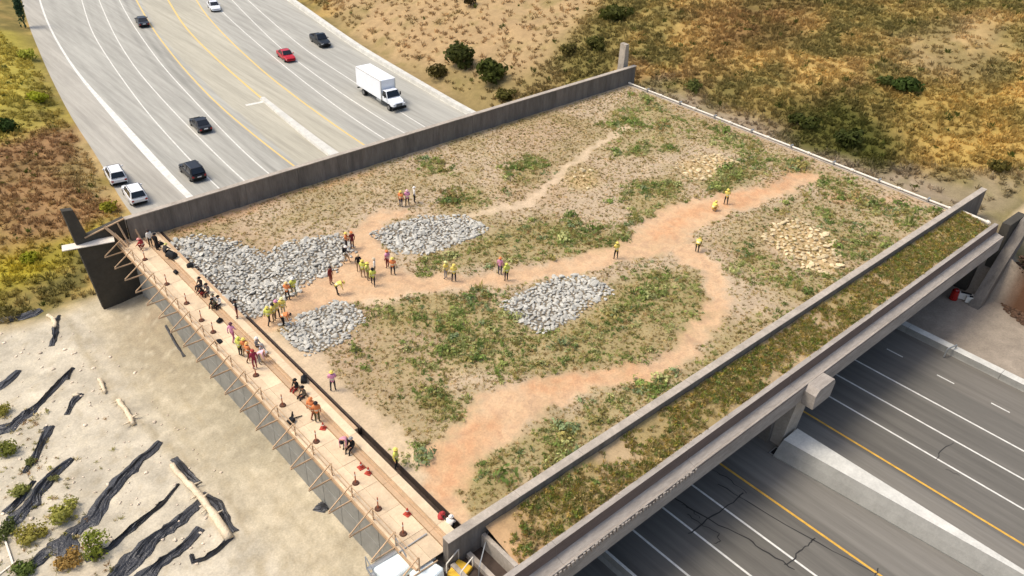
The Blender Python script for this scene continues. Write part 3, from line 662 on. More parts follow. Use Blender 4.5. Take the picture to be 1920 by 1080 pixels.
rock_bed('R6', .55, 'rock_y', .24, 'small scatter of buff stones near the white pipe', .7)
rock_bed('R7', .85, 'rock_y', .3, 'faint scatter of pale stones near the top trail', .6)

# ------------------------------------------------------------------ plants on the deck
GT = np.array([.8*np.array(c)+.2*np.mean(c)*np.array((1.12, 1, .72)) for c in 1.42*np.array([srgb(112, 132, 56), srgb(134, 144, 70), srgb(156, 158, 96), srgb(146, 134, 70), srgb(100, 120, 52), srgb(130, 146, 98), srgb(150, 122, 74), srgb(166, 148, 92)])])
def shrub_me(k, tint):
    v, f, c = t_shrub(60, 300+k, .7, .17); me = bpy.data.meshes.new('shrub'); me.from_pydata([tuple(p) for p in v], [], [tuple(map(int, q)) for q in f]); tint_mesh(me, np.outer(c, tint)); me.materials.append(M['foliage_obj']); return me
SHM = [shrub_me(k, GT[k % 6]) for k in range(12)]
WHERE = {'mid': 'leafy green shrub between the stone beds and the lower looping path', 'upper': 'leafy green shrub in the band above the main dirt path', 'knoll': 'dense green shrub in the clump left of the upper path', 'north': 'green shrub in the mound right of the pale stones',
         'front': 'low green shrub in the bed against the near wall', 'east': 'grey green shrub on the right of the deck near the pipe', 'corner': 'green shrub in the far top corner of the deck', 'pipe': 'green shrub along the white pipe', 'spot': 'green shrub in the small clump above the trail',
         'spot2': 'green shrub right of the three people by the back wall', 'spot3': 'lone pale green shrub near the back wall', 'low': 'small green shrub on the dry ground left of the green middle', 'lowb': 'brown green shrub alone below the middle planting', 'loop': 'green shrub between the looping path and the near wall', 'edge': 'green shrub beside the near wall under the buff stones', 'bush': 'small green shrub beside the worker in yellow by the edge'}
cover_p = []; cover_s = []; cover_t = []
nsh = 0; ORD = ['first', 'second', 'third', 'fourth', 'fifth', 'sixth', 'seventh', 'eighth', 'ninth', 'tenth', 'eleventh']
def area(P):
    a = np.array([p[:2] for p in P]); return abs(np.dot(a[:, 0], np.roll(a[:, 1], 1))-np.dot(a[:, 1], np.roll(a[:, 0], 1)))/2
PM_ALL = None
for nm, P, d in GREENS:
    A = area(P); n = int(A*d*15)
    P2 = np.array([p[:2] for p in P]); lo = P2.min(0)-2; hi = P2.max(0)+2; q = RNG.uniform(lo, hi, (int(n*np.prod(hi-lo)/A), 2)); q = q[(q[:, 0] > 21.2) & (q[:, 0] < 84.2) & (q[:, 1] > 25.7) & (q[:, 1] < 69.9)]
    wob = (fbm(q[:, 0], q[:, 1], .3, 91)-.5)*7+RNG.normal(0, .8, len(q)); q = q[poly_sd(q[:, 0], q[:, 1], P)+wob+.3 > 0]
    cl = fbm(q[:, 0], q[:, 1], .45, 90); p_, l_, o_ = soil_masks(q[:, 0], q[:, 1])
    rk = np.max([poly_sd(q[:, 0], q[:, 1], ROCKP[k]) for k in ROCKP], 0)
    keep = (cl > .26+.24*RNG.random(len(q))) & (p_ < .4) & (rk < .1); q = q[keep]; cl = cl[keep]
    s = .215*np.exp(RNG.normal(0, .45, len(q)))*(.6+.9*cl); t = GT[np.clip((fbm(q[:, 0], q[:, 1], .5, 93)*8-1+RNG.normal(0, 1.1, len(q))).astype(int), 0, 7)]*RNG.uniform(.75, 1.25, (len(q), 1))
    big = []; nb = int(min(9, max(1, A*d/9)))
    for i in np.argsort(-cl-RNG.random(len(q))*.25):
        if all((q[i, 0]-q[j, 0])**2+(q[i, 1]-q[j, 1])**2 > 2.2 for j in big): big.append(i)
        if len(big) >= nb: break
    big.sort(key=lambda i: q[i, :2] @ CR[:2]); nb = len(big)
    for bi, i in enumerate(big):
        nsh += 1; k = int(RNG.integers(12)); ss = RNG.uniform(.6, 1.15)
        o = link('shrub', SHM[k], None, (q[i, 0], q[i, 1], float(soil_z(q[i:i+1, 0], q[i:i+1, 1])[0])-.05), (0, 0, RNG.uniform(0, 6.28)), (ss, ss*RNG.uniform(.8, 1.2), ss*RNG.uniform(.7, 1.1)))
        tag(o, WHERE[nm] if nb == 1 else ORD[bi]+' larger shrub from left '+WHERE[nm].split('shrub ', 1)[1], 'shrub', 'larger shrubs '+WHERE[nm].split('shrub ', 1)[1])
    cover_p.append(np.stack([q[:, 0], q[:, 1], soil_z(q[:, 0], q[:, 1])], 1)); cover_s.append(s); cover_t.append(t)
cp = np.concatenate(cover_p); cs = np.concatenate(cover_s); ct = np.concatenate(cover_t)
scatter('ground_cover', SHRUBS+[t_tuft(16, 200+k, (5, 75), .13, .9) for k in range(8)], cp, cs, RNG.uniform(0, 6.28, len(cp)), ct, M['foliage'], None, 'patches of low green plants spreading over the deck soil')
# dry seedlings and litter on the open soil
n = 48000; q = np.stack([RNG.uniform(21.2, 84.2, n), RNG.uniform(25.8, 70.0, n)], 1); p_, l_, o_ = soil_masks(q[:, 0], q[:, 1]); rk = np.max([poly_sd(q[:, 0], q[:, 1], ROCKP[k]) for k in ('R1', 'R2', 'R3', 'R4')], 0)
cl = fbm(q[:, 0], q[:, 1], .18, 95); keep = (p_ < .25) & (rk < 0) & (l_ < .5) & (cl+RNG.random(n)*.35 > .42); q = q[keep]; n = len(q)
DT = 1.5*np.array([srgb(118, 98, 58), srgb(96, 84, 48), srgb(150, 130, 84), srgb(110, 112, 56), srgb(134, 112, 70), srgb(168, 148, 100), srgb(150, 142, 84), srgb(176, 152, 110)])
scatter('dry_seedlings', SEED, np.stack([q[:, 0], q[:, 1], soil_z(q[:, 0], q[:, 1])], 1), RNG.uniform(.08, .28, n), RNG.uniform(0, 6.28, n), DT[RNG.integers(0, 8, n)]*RNG.uniform(.75, 1.25, (n, 1)), M['foliage'], None, 'dry seedlings dotted over the pinkish deck soil', zs=RNG.uniform(.5, 1, n))
n = 9000; q = np.stack([RNG.uniform(21.9, 84.4, n), RNG.uniform(22.0, 24.7, n)], 1); cl = fbm(q[:, 0], q[:, 1], .5, 97); keep = cl+RNG.random(n)*.3+sstep(24, 60, q[:, 0])*.13 > .65; q = q[keep]; n = len(q)
ST = 1.5*np.array([srgb(112, 116, 48), srgb(140, 128, 60), srgb(96, 104, 46), srgb(150, 126, 66), srgb(128, 112, 70), srgb(108, 124, 66), srgb(160, 142, 96), srgb(150, 134, 84), srgb(136, 124, 80)])
scatter('strip_plants', SHRUBS[:3]+SEED+SEED+BRUSH[:4], np.stack([q[:, 0], q[:, 1], strip_z(q[:, 0], q[:, 1])], 1), RNG.uniform(.16, .42, n), RNG.uniform(0, 6.28, n), ST[RNG.integers(0, 9, n)]*RNG.uniform(.75, 1.25, (n, 1)), M['foliage'], None, 'mixed green and dry plants in the planted strip outside the near wall')

# ------------------------------------------------------------------ walkway
wk = empty('timber_walkway', (17.1, 48, 0), 0, 'pale timber scaffold walkway with guard rails along the deck edge', 'walkway')
def wpart(b, name, m, **k): o = b.build(name, m, wk, **k); o.location = (-17.1, -48, 0); return o
yb = 71.4
while yb > 25.5:
    ye = max(yb-2.44, 25.4)
    wpart(MB().box((17.08, ye+.012, -.03), (18.1, yb-.012, .02+random.uniform(-.006, .006))), 'plywood_sheet', M['ply']); wpart(MB().box((18.112, ye+.012, -.03), (19.12, yb-.012, .02+random.uniform(-.006, .006))), 'plywood_sheet', M['ply']); yb = ye
b = MB(); 
for k in range(22):
    y = 71.6-k*2.32
    if y < 24: break
    wpart(MB().bar((18.4, y, -.12), (15.4, y, -.12), .06, .1), 'joist', M['wood'])
    wpart(MB().bar((17.16, y+.08, -.2), (17.16, y+.08, 1.1), .07, .07), 'guard_post', M['wood'])
    wpart(MB().bar((15.45, y+.06, -.05), (17.1, y+.12, 1.02), .06, .08), 'brace', M['wood'])
    if y > 27:
        for z in (.5, 1.06): wpart(MB().bar((17.1, y+.1, z), (17.1, y-2.22, z), .035, .08), 'guard_rail', M['wood'])
wpart(MB().box((17.0, 25.4, -.28), (17.2, 71.4, -.05)), 'ledger', M['wood'])
for z, y0 in ((.35, 71.3), (.85, 71.3)):
    wpart(MB().bar((17.2, y0, z), (20.2, y0, z), .06, .12), 'guard_rail', M['wood'])
for x_ in (17.6, 18.8, 20.1): wpart(MB().bar((x_, 71.4, -.05), (x_, 71.4, 1.0), .1, .1), 'guard_post', M['wood'])
wpart(MB().box((17.3, 72.4, -.2), (19.9, 72.5, 1.2)), 'toe_board', M['wood_raw'])
wpart(MB().bar((16.4, 70.84, 1.95), (17.6, 69.6, .05), .3, .08), 'stringer', M['wood'])
for x_ in (17.5, 18.6): wpart(MB().bar((x_, 70.8, 2.0), (x_+.3, 69.9, .05), .12, .1), 'stringer', M['wood'])
wpart(MB().bar((14.6, 70.82, 1.45), (18.4, 70.82, 2.2), .1, .1), 'waler', M['wood'])
pw = at(116, 466, .9); pe = at(214, 448, .9)
pb = empty('scaffold_board', tuple((pw+pe)/2), 0, 'long white scaffold board sticking out past the dark wing wall', 'board'); MB().bar(pw-(pw+pe)/2, pe-(pw+pe)/2, 1.0, .07).build('board', M['wood_raw'], pb); MB().bar((pw-(pw+pe)/2)*.5+Vector((0, 0, -.08)), (pe-(pw+pe)/2)*.9+Vector((0, 0, -.08)), .15, .08).build('bearer', M['wood'], pb)
eb = empty('edge_kerb', (19.8, 48, 0), 0, 'stepped beige kerb between the timber walkway and the deck soil', 'kerb')
def epart(b, name, m, **k): o = b.build(name, m, eb, **k); o.location = (-19.8, -48, 0); return o
yb = 70.2
while yb > 26:
    ye = max(yb-4.8, 25.5); epart(MB().box((19.16, ye+.02, -.5), (19.72, yb, .10)), 'kerb_step', M['wood']); epart(MB().box((19.724, ye+.02, -.5), (20.3, yb, .30)), 'kerb_beam', M['ply'])
    epart(MB().box((19.50, ye+.02, .101), (19.62, yb, .17)), 'rail_batten', M['wood']); yb = ye
epart(MB().box((20.32, 25.5, -1.0), (20.95, 70.2, -.45)), 'drain_channel', M['membrane']); epart(MB().box((20.303, 37.0, -.449), (20.62, 70.2, .22)), 'kerb_shoulder', M['wood']); epart(MB().box((20.80, 37.0, -.449), (20.947, 70.2, .1)), 'membrane_upstand', M['membrane']); epart(MB().box((20.9, 25.5, -.45), (20.947, 37, .1)), 'membrane_upstand', M['membrane'])

# ------------------------------------------------------------------ pipe along the far edge
pp = empty('white_pipe', (84.8, 48, .1), 0, 'long white pipe clamped on a low kerb along the far deck edge', 'pipe')
def ppart(b, name, m, **k): o = b.build(name, m, pp, **k); o.location = (-84.8, -48, -.1); return o
ppart(MB().box((84.52, 25.5, -1.0), (85.15, 70.25, .05)), 'pipe_kerb', M['conc'])
for y0 in np.arange(25.7, 70, 5.5): ppart(MB().tube((84.8, y0, .24), (84.8, min(y0+5.45, 70.2), .24), .11, n=10), 'pipe_length', M['pipe'], smooth=False); ppart(MB().tube((84.8, y0+.25, .24), (84.8, y0+.55, .24), .17, n=10), 'coupling', M['pipe']); ppart(MB().box((84.55, y0+2.6, .05), (85.05, y0+2.75, .45)), 'clamp', M['steel'])
p2 = empty('white_pipe', (84.8, 23.4, .0), 0, 'short white pipe stub between the near wall and the edge girder', 'pipe'); MB().tube((0, -1.4, .3), (0, 1.4, .4), .14, n=10).build('pipe_length', M['pipe'], p2); MB().tube((0, -1.3, .3), (0, -1.0, .31), .22, n=10).build('coupling', M['pipe'], p2)

# ------------------------------------------------------------------ black plastic strips, logs and debris on the bench
def draped(name, pl, w0, w1, label, h=.28, cat='plastic sheet', group=None):
    P = [at(a, b, -6.2)[:2] for a, b in pl]; Q_ = []
    for i in range(len(P)-1):
        nseg = max(2, int(np.linalg.norm(P[i+1]-P[i])/.35))
        for t in range(nseg): Q_.append(P[i]+(P[i+1]-P[i])*t/nseg)
    Q_.append(P[-1]); Q_ = np.array(Q_); rr = random.Random(int(pl[0][0]*3+pl[0][1])); K = 13; w0 *= 1.2; w1 *= 1.2; V = []; n_ = len(Q_)
    ridge = [rr.uniform(.2, 1) for _ in range(K)]
    for i, q in enumerate(Q_):
        d = Q_[min(i+1, n_-1)]-Q_[max(i-1, 0)]; d /= np.linalg.norm(d)+1e-9; nn = np.array([-d[1], d[0]]); t = i/(n_-1); w = (w0*(1-t)+w1*t)*(.45+1.1*float(fbm(np.array(i*.55), np.array(3.1+pl[0][0]), 1, 7, 3)))
        for k in range(K):
            u = k/(K-1)*2-1; ed = 1-abs(u)**3; r_ = q+nn*(u*w/2*(1+.3*(float(vnoise(i*.9, k*1.9, 5))-.5))+.35*w0*(float(vnoise(i*.35, pl[0][1], 6))-.5)) 
            z = float(height(r_[0], r_[1]))+.02+ed*h*ridge[k]*(.2+1.3*float(vnoise(i*.8, k*1.1, 8)))*(.3+.7*math.sin(math.pi*min(max(t, .04), .96))); V.append((r_[0], r_[1], z))
    c = np.array(V).mean(0); c[2] = -6.2; Fc = [(i*K+k, i*K+k+1, (i+1)*K+k+1, (i+1)*K+k) for i in range(n_-1) for k in range(K-1)]
    o = MB().add([np.array(v)-c for v in V], Fc).build(name, M['plastic'], recalc=True); o.location = c; o.data.polygons.foreach_set('use_smooth', [False]*len(o.data.polygons)); tag(o, label, cat, group)
    sm = o.modifiers.new('thickness', 'SOLIDIFY'); sm.thickness = .02
    return o
S = 'black_plastic_strip'
draped(S, [(302, 828), (250, 875), (205, 925), (175, 970), (140, 1000)], .55, .95, 'long black plastic strip running diagonally left of the big dead log')
draped(S, [(140, 995), (120, 1030), (108, 1045)], .9, 2.2, 'fan shaped spread of black plastic at the foot of the longest strip', .2)
draped(S, [(336, 908), (310, 940), (285, 962), (240, 1000), (205, 1030), (160, 1052)], .2, .45, 'thin twisted black plastic strip below the longest strip')
draped(S, [(384, 940), (340, 972), (290, 1010), (215, 1080), (160, 1130)], .8, 1.1, 'broad black plastic strip reaching the bottom edge from the log')
draped(S, [(375, 990), (345, 1022), (300, 1060), (250, 1100)], .5, .9, 'black plastic strip lowest beside the bottom edge')
draped(S, [(138, 690), (95, 735), (60, 770), (20, 800), (-20, 810)], .3, 1.0, 'ragged black plastic strip reaching the left picture edge midway')
draped(S, [(135, 690), (128, 712)], .25, .2, 'short black plastic tail hooked off the ragged midway strip')
draped(S, [(92, 800), (78, 830), (62, 860), (45, 890)], .7, .45, 'short dark plastic strip above the pale lower left shrubs')
draped(S, [(136, 862), (100, 898), (60, 945), (20, 985)], .7, .9, 'black plastic strip ending among the lower left shrubs')
draped(S, [(32, 693), (15, 712), (-10, 730)], .8, .6, 'black plastic roll cut off by the left picture edge')
draped(S, [(75, 574), (50, 585), (20, 592), (-20, 600)], .8, .9, 'topmost black plastic strip below the yellow brush')
draped(S, [(150, 738), (137, 755), (124, 778)], .5, .3, 'small black plastic scrap with pale wood on its end')
draped(S, [(110, 590), (104, 620), (98, 648)], .3, .5, 'small black plastic scrap trailing below a pale branch')
draped(S, [(434, 1006), (410, 1030), (385, 1050), (362, 1055), (360, 1040)], .45, .3, 'black plastic hook trailing from the foot of the dead log')
draped(S, [(325, 860), (350, 885), (372, 908)], .6, .5, 'black plastic lying behind the upper half of the dead log')
draped(S, [(380, 925), (405, 945), (425, 980), (432, 1000)], .4, .7, 'black plastic lying behind the lower half of the dead log')
draped(S, [(65, 905), (40, 940), (10, 965)], .4, .5, 'black plastic under the leftmost pale shrubs')
draped(S, [(95, 1035), (60, 1060), (30, 1075)], .8, .5, 'black plastic sheet beside the bottom left corner')
draped(S, [(314, 624), (330, 648), (346, 670)], .16, .2, 'thin black strip lying alone near the retaining panels', .1)
draped(S, [(598, 945), (615, 955)], .7, .7, 'coiled black hose at the foot of the walkway brackets', .5)
def log(pl, r0, r1, label, stubs):
    P = [Vector(at(a, b, -6.0)) for a, b in pl]; P = [Vector((p.x, p.y, float(height(p.x, p.y))+r0*.8)) for p in P]; c = P[0].copy(); P = [p-c for p in P]
    e = empty('dead_log', c, 0, label, 'log'); rings = []; rr = random.Random(int(pl[0][0]))
    Q_ = []
    for i in range(len(P)-1):
        for t in range(4): Q_.append(P[i].lerp(P[i+1], t/4)+Vector((rr.uniform(-.05, .05), rr.uniform(-.05, .05), rr.uniform(-.03, .06))))
    Q_.append(P[-1]); n_ = len(Q_)
    for i, q in enumerate(Q_):
        d = (Q_[min(i+1, n_-1)]-Q_[max(i-1, 0)]).normalized(); u = Vector((0, 0, 1)).cross(d).normalized(); k = d.cross(u); r = (r0+(r1-r0)*i/(n_-1))*rr.uniform(.88, 1.12)
        rings.append([q+(u*math.cos(a)+k*math.sin(a))*r*(1+.12*math.sin(3*a+i)) for a in [2*math.pi*j/9 for j in range(9)]])
    MB().loft(rings).build('log_trunk', M['log'], e, smooth=True)
    for t, ang, L in stubs:
        q = Q_[int(t*(n_-1))]; d = (Q_[-1]-Q_[0]).normalized(); s = Vector((0, 0, 1)).cross(d); v = (s*math.cos(ang)+Vector((0, 0, 1))*math.sin(ang)+d*.4).normalized()
        MB().tube(q, q+v*L, r0*.5, r0*.15, 6).build('branch_stub', M['log'], e, smooth=True)
    return e
log([(322, 872), (350, 903), (378, 935), (402, 965), (430, 1008)], .2, .3, 'large pale dead log with branch stubs above the bottom plastic strips', [(.35, .3, .8), (.45, 2.8, .9), (.65, 2.9, .8), (.8, .5, .7), (.55, .8, .7)])
log([(222, 750), (238, 772), (250, 795)], .22, .16, 'pale forked dead log with dark plastic on its upper side', [(.1, 2.8, .7), (.9, 2.8, .8), (.8, .4, .7)])
log([(186, 710), (192, 722), (196, 735)], .2, .1, 'shortest pale log stump standing in the middle of the bench', [(.8, 2.6, .4)])
log([(88, 588), (100, 596), (104, 612)], .14, .2, 'pale curved branch near the top of the bench', [(.5, .5, .4)])
log([(135, 740), (148, 738)], .12, .1, 'small pale branch end lying on a plastic scrap', [(.5, .5, .2)])
n = 260; px = RNG.uniform(0, 420, n); py = RNG.uniform(620, 1060, n); P = np.array([at(a, b, -6.2) for a, b in zip(px, py)]); P = P[P[:, 0] < 14]; P[:, 2] = height(P[:, 0], P[:, 1])+.03
scatter('scattered_rubble', ROCKS_FLAT, P, RNG.uniform(.04, .17, len(P))*RNG.choice([.6, 1, 1.25], len(P)), RNG.uniform(0, 6, len(P)), np.array(srgb(222, 204, 180))*RNG.uniform(.75, 1.15, (len(P), 1)), M['rock_t'], None, 'small pale stones scattered over the sandy bench')

n = 420; px = RNG.uniform(-40, 230, n); py = RNG.uniform(760, 1110, n); k_ = (px < 60+(py-760)*.5) | (RNG.random(n) < .12); P = np.array([at(a, b, -6.2) for a, b in zip(px[k_], py[k_])]); P[:, 2] = height(P[:, 0], P[:, 1])
WT = np.array([srgb(156, 150, 84), srgb(176, 160, 110), srgb(120, 116, 66), srgb(150, 118, 76)])*1.2
scatter('bench_weeds', SEED+SHRUBS[:2], P, RNG.uniform(.12, .42, len(P)), RNG.uniform(0, 6.28, len(P)), WT[RNG.integers(0, 4, len(P))]*RNG.uniform(.7, 1.2, (len(P), 1)), M['foliage'], None, 'thin dry weeds growing between the plastic strips in the lower left corner')

# ------------------------------------------------------------------ bushes and trees
def bush(px, py, r, h, tint, label, name='bush', leaf=.13, n=420, z=None, trunk=True, flat=1.0, seed=1):
    p = on_ground(px, py); e = empty(name, tuple(p), 0, label, 'tree' if name.endswith('tree') else 'bush'); rr = random.Random(seed)
    v = []; f = []; c = []; lobes = [(rr.uniform(-.5, .5)*r, rr.uniform(-.5, .5)*r, rr.uniform(.3, .75)*h, rr.uniform(.38, .6)) for _ in range(9)]
    for k in range(n):
        lx, ly, lz, lr = lobes[k % 9]; a = rr.uniform(0, 6.283); q = math.asin(rr.uniform(-.9, 1)); s_ = rr.uniform(.55, 1.0)
        d = Vector((math.cos(a)*math.cos(q), math.sin(a)*math.cos(q), math.sin(q))); o = Vector((lx+d.x*lr*r*s_, ly+d.y*lr*r*s_, max(.05, lz+d.z*lr*h*.62*s_)))
        nr = (d+Vector((rr.uniform(-.9, .9), rr.uniform(-.9, .9), rr.uniform(-.2, .9)))).normalized(); s = nr.orthogonal().normalized(); s = Matrix.Rotation(rr.uniform(0, 6.28), 3, nr) @ s; u = nr.cross(s); w = leaf*rr.uniform(.7, 1.5)*r; i = len(v)
        v += [o-s*w, o+u*w*.6, o+s*w, o-u*w*.6]; c += [rr.uniform(.65, 1.35)]*4; f += [(i, i+1, i+2, i+3)]
    me = MB().add(v, f).mesh('crown', M['foliage'], recalc=False); tint_mesh(me, np.outer(c, srgb(*tint))); link('crown', me, e)
    b = MB(); b.tube((0, 0, -.2), (0, 0, h*.45), .07*r+.03, .03*r+.02, 7)
    for k in range(4):
        a = rr.uniform(0, 6.28); b.tube((0, 0, h*.2), (math.cos(a)*r*.5, math.sin(a)*r*.5, h*.6), .035*r+.01, .012, 5)
    b.build('trunk', M['bark'], e); return e
bush(860, 124, 2.8, 3.7, (76, 80, 36), 'round dark green tree left of its twin on the tan hillside', 'round_tree', n=900, seed=3)
bush(917, 153, 2.7, 3.6, (80, 86, 36), 'round dark green tree nearest the back wall on the hillside', 'round_tree', n=900, seed=4)
bush(820, 142, 2.0, 1.7, (84, 76, 36), 'low brownish bush left of the two round trees', seed=5)
bush(882, 12, 1.4, 2.2, (74, 64, 36), 'lone dark bush at the top edge on the tan slope', seed=6)
bush(945, 185, 1.8, 1.6, (92, 88, 40), 'olive bush just behind the back wall', seed=7)
bush(1700, 168, 2.4, 1.9, (72, 88, 38), 'green bush beside the bare patch on the right hillside', seed=8, n=600)
bush(1660, 160, 1.6, 1.5, (84, 92, 44), 'smaller green bush left of the bare patch', seed=9)
bush(1150, 40, 3.0, 2.6, (84, 86, 38), 'large olive bush at the top of the hillside middle', seed=10, n=600)
bush(1120, 92, 2.2, 1.9, (92, 90, 42), 'olive bush below the large one on the hillside', seed=11)
bush(1070, 100, 1.8, 1.6, (96, 88, 44), 'small olive bush on the hillside left of the two larger ones', seed=12)
bush(1300, 168, 1.5, 1.3, (96, 100, 50), 'small green bush beside the grey dirt behind the pipe', seed=13)
bush(1590, 270, 2.2, 1.7, (70, 76, 32), 'dark green bush right of the pipe midway', seed=14)
bush(1500, 240, 2.2, 1.5, (76, 80, 34), 'dark olive bush behind the pipe in the green hollow', seed=15)
bush(1870, 320, 1.4, 1.3, (96, 88, 40), 'small olive bush above the grey dirt at right', seed=16)
bush(12, 248, 1.8, 1.9, (56, 74, 30), 'dark green bush at the left edge below yellow brush', seed=17)
bush(48, 52, 1.1, 7.0, (62, 84, 58), 'slim dark green cypress by the curving road at top left', 'cypress_tree', n=700, leaf=.2, seed=18)
bush(60, 490, 1.2, 1.0, (150, 150, 40), 'yellow green bush by the top of the sandy bench', seed=19)
bush(205, 395, 1.2, 1.1, (160, 154, 52), 'yellow green bush beside the white parked cars', seed=20)
bush(75, 190, 1.8, 1.5, (166, 168, 48), 'bright yellow green bush beside the curving road', seed=21)
bush(50, 110, 1.6, 1.4, (172, 172, 70), 'pale yellow green bush near the cypress', seed=22)
for i, (a, b_, r, h, tn, lb) in enumerate([(180, 1035, 1.0, 1.5, (122, 134, 48), 'roundest bright green bush below the longest plastic strip'), (125, 965, 1.1, 1.1, (156, 156, 72), 'pale yellow green bush between two plastic strips'), (62, 1005, 1.0, .9, (160, 152, 70), 'yellowish bush left of the plastic fan'),
        (40, 930, .8, .8, (142, 146, 72), 'small pale green bush by the left edge'), (8, 775, .7, .7, (146, 142, 60), 'small yellow green bush at the left edge midway'), (10, 850, .9, .9, (116, 124, 50), 'dark green bush at the left edge under a strip'),
        (62, 870, .5, .5, (116, 122, 66), 'tiny grey green bush among black scraps'), (130, 1055, .9, .7, (164, 132, 70), 'brownish bush under the plastic fan at the bottom'), (45, 1075, .9, .8, (92, 110, 48), 'green bush in the bottom left corner'), (15, 1000, .9, .8, (80, 92, 44), 'dark bush by the pale corner rail'), (100, 900, .4, .4, (128, 132, 80), 'tiny pale bush beside a black strip')]):
    bush(a, b_, r*1.1, h, tuple(int(c*.9+f_*.14) for c, f_ in zip(tn, (170, 150, 110))), lb, n=520, leaf=.10, seed=30+i)
cr = empty('pale_rail', tuple(at(0, 985, -6.0)), 0, 'pale timber rail lying in the bottom left corner', 'rail'); v1 = Vector(at(30, 1075, -6.0)-at(0, 985, -6.0)); MB().bar((0, 0, 0), v1, .12, .12).build('rail_bar', M['wood_raw'], cr); MB().bar(v1*.8+Vector((-1.2, -.4, -.1)), v1*.8+Vector((.2, .1, -.1)), .1, .1).build('cross_bar', M['wood_raw'], cr)
# brush over the hillside and the left verge
def brush(n, x0, x1, y0, y1, name, label, size, dens, cond):
    q = np.stack([RNG.uniform(x0, x1, n), RNG.uniform(y0, y1, n)], 1); z = height(q[:, 0], q[:, 1]); P = np.stack([q[:, 0], q[:, 1], z], 1); k = visible(P, .2) & cond(q[:, 0], q[:, 1]); P = P[k]
    d = dens(P[:, 0], P[:, 1]); P = P[RNG.random(len(P)) < d]; C = ground_col(P[:, 0], P[:, 1])*RNG.uniform(1.1, 1.6, (len(P), 1))
    g = RNG.random(len(P)) < .03; C[g] = np.array(srgb(96, 100, 44))*RNG.uniform(.7, 1.2, (g.sum(), 1))
    print(name, len(P)); return scatter(name, BRUSH+BRUSH+SHRUBS[:1], P, size*RNG.uniform(.5, 1.25, len(P)), RNG.uniform(0, 6.28, len(P)), C, M['foliage'], None, label, zs=RNG.uniform(.5, 1.1, len(P)))
greyz = ZP[9][0]; tanz = ZP[0][0]; bare = ZP[6][0]
def hd(x, y):
    d = .45+1.0*fbm(x, y, .12, 111); d = d*(1-.9*sstep(-1, 3, poly_sd(x, y, greyz)))*(1-.86*sstep(-2, 4, poly_sd(x, y, tanz)))*(1-.8*sstep(-1, 3, poly_sd(x, y, bare))); return d
brush(110000, 76, 250, 24, 215, 'hillside_brush', 'dry golden and olive brush covering the hillside right of the highway', .85, hd, lambda x, y: ((x > 88.5) | ((y > 73) & (x > BR(y)+3.5))))
brush(26000, -12, 45, 70, 215, 'verge_brush', 'yellow and rust coloured brush on the left verge of the highway', .75, lambda x, y: .3+.9*fbm(x, y, .15, 112), lambda x, y: (x < EL(y)-1.0) & ((y > 74.5) & (x < 30)) & ~((x > 12.5) & (y < 72.5)) & (y+np.clip(8-x, 0, 40)*-.42 > 73.5))
# earth mound at right
n = 2200; a = RNG.uniform(0, 6.28, n); r = np.sqrt(RNG.random(n))*4.2; P = np.stack([88.8+np.cos(a)*r*1.2, 14.2+np.sin(a)*r*1.2, np.zeros(n)], 1); P = P[P[:, 0] > 84]; P[:, 2] = height(P[:, 0], P[:, 1])+.05+.3*(P[:, 0] > 87.2)
scatter('earth_clods', ROCKS, P, RNG.uniform(.1, .34, len(P)), RNG.uniform(0, 6, len(P)), np.array(srgb(88, 66, 50))*RNG.uniform(.6, 1.2, (len(P), 1)), M['rock_t'], None, 'dark brown earth clods heaped beside the bridge wing wall')

# ------------------------------------------------------------------ vehicles
def wheel(par, x, y, r, w):
    t = MB().tube((x-w/2, y, r), (x+w/2, y, r), r, n=16).build('wheel', M['black'], par); s = 1 if x > 0 else -1
    MB().tube((x+s*(w/2+.004), y, r), (x+s*(w/2+.02), y, r), r*.62, n=12).build('rim', M['rim'], t)
def glass_quad(par, name, a, b, c, d, inset=.1, off=.012, m='glass'):
    P = [Vector(q) for q in (a, b, c, d)]; ce = sum(P, Vector())/4; Q_ = [p.lerp(ce, inset) for p in P]; nrm = (P[1]-P[0]).cross(P[3]-P[0]).normalized()
    if nrm.dot(ce-Vector((0, 0, ce.z*.6))) < 0: nrm = -nrm
    vs = [q+nrm*off for q in Q_]+[q-nrm*.02 for q in Q_]
    return MB().add(vs, [(0, 1, 2, 3), (7, 6, 5, 4), (0, 4, 5, 1), (1, 5, 6, 2), (2, 6, 7, 3), (3, 7, 4, 0)]).build(name, M[m], par)
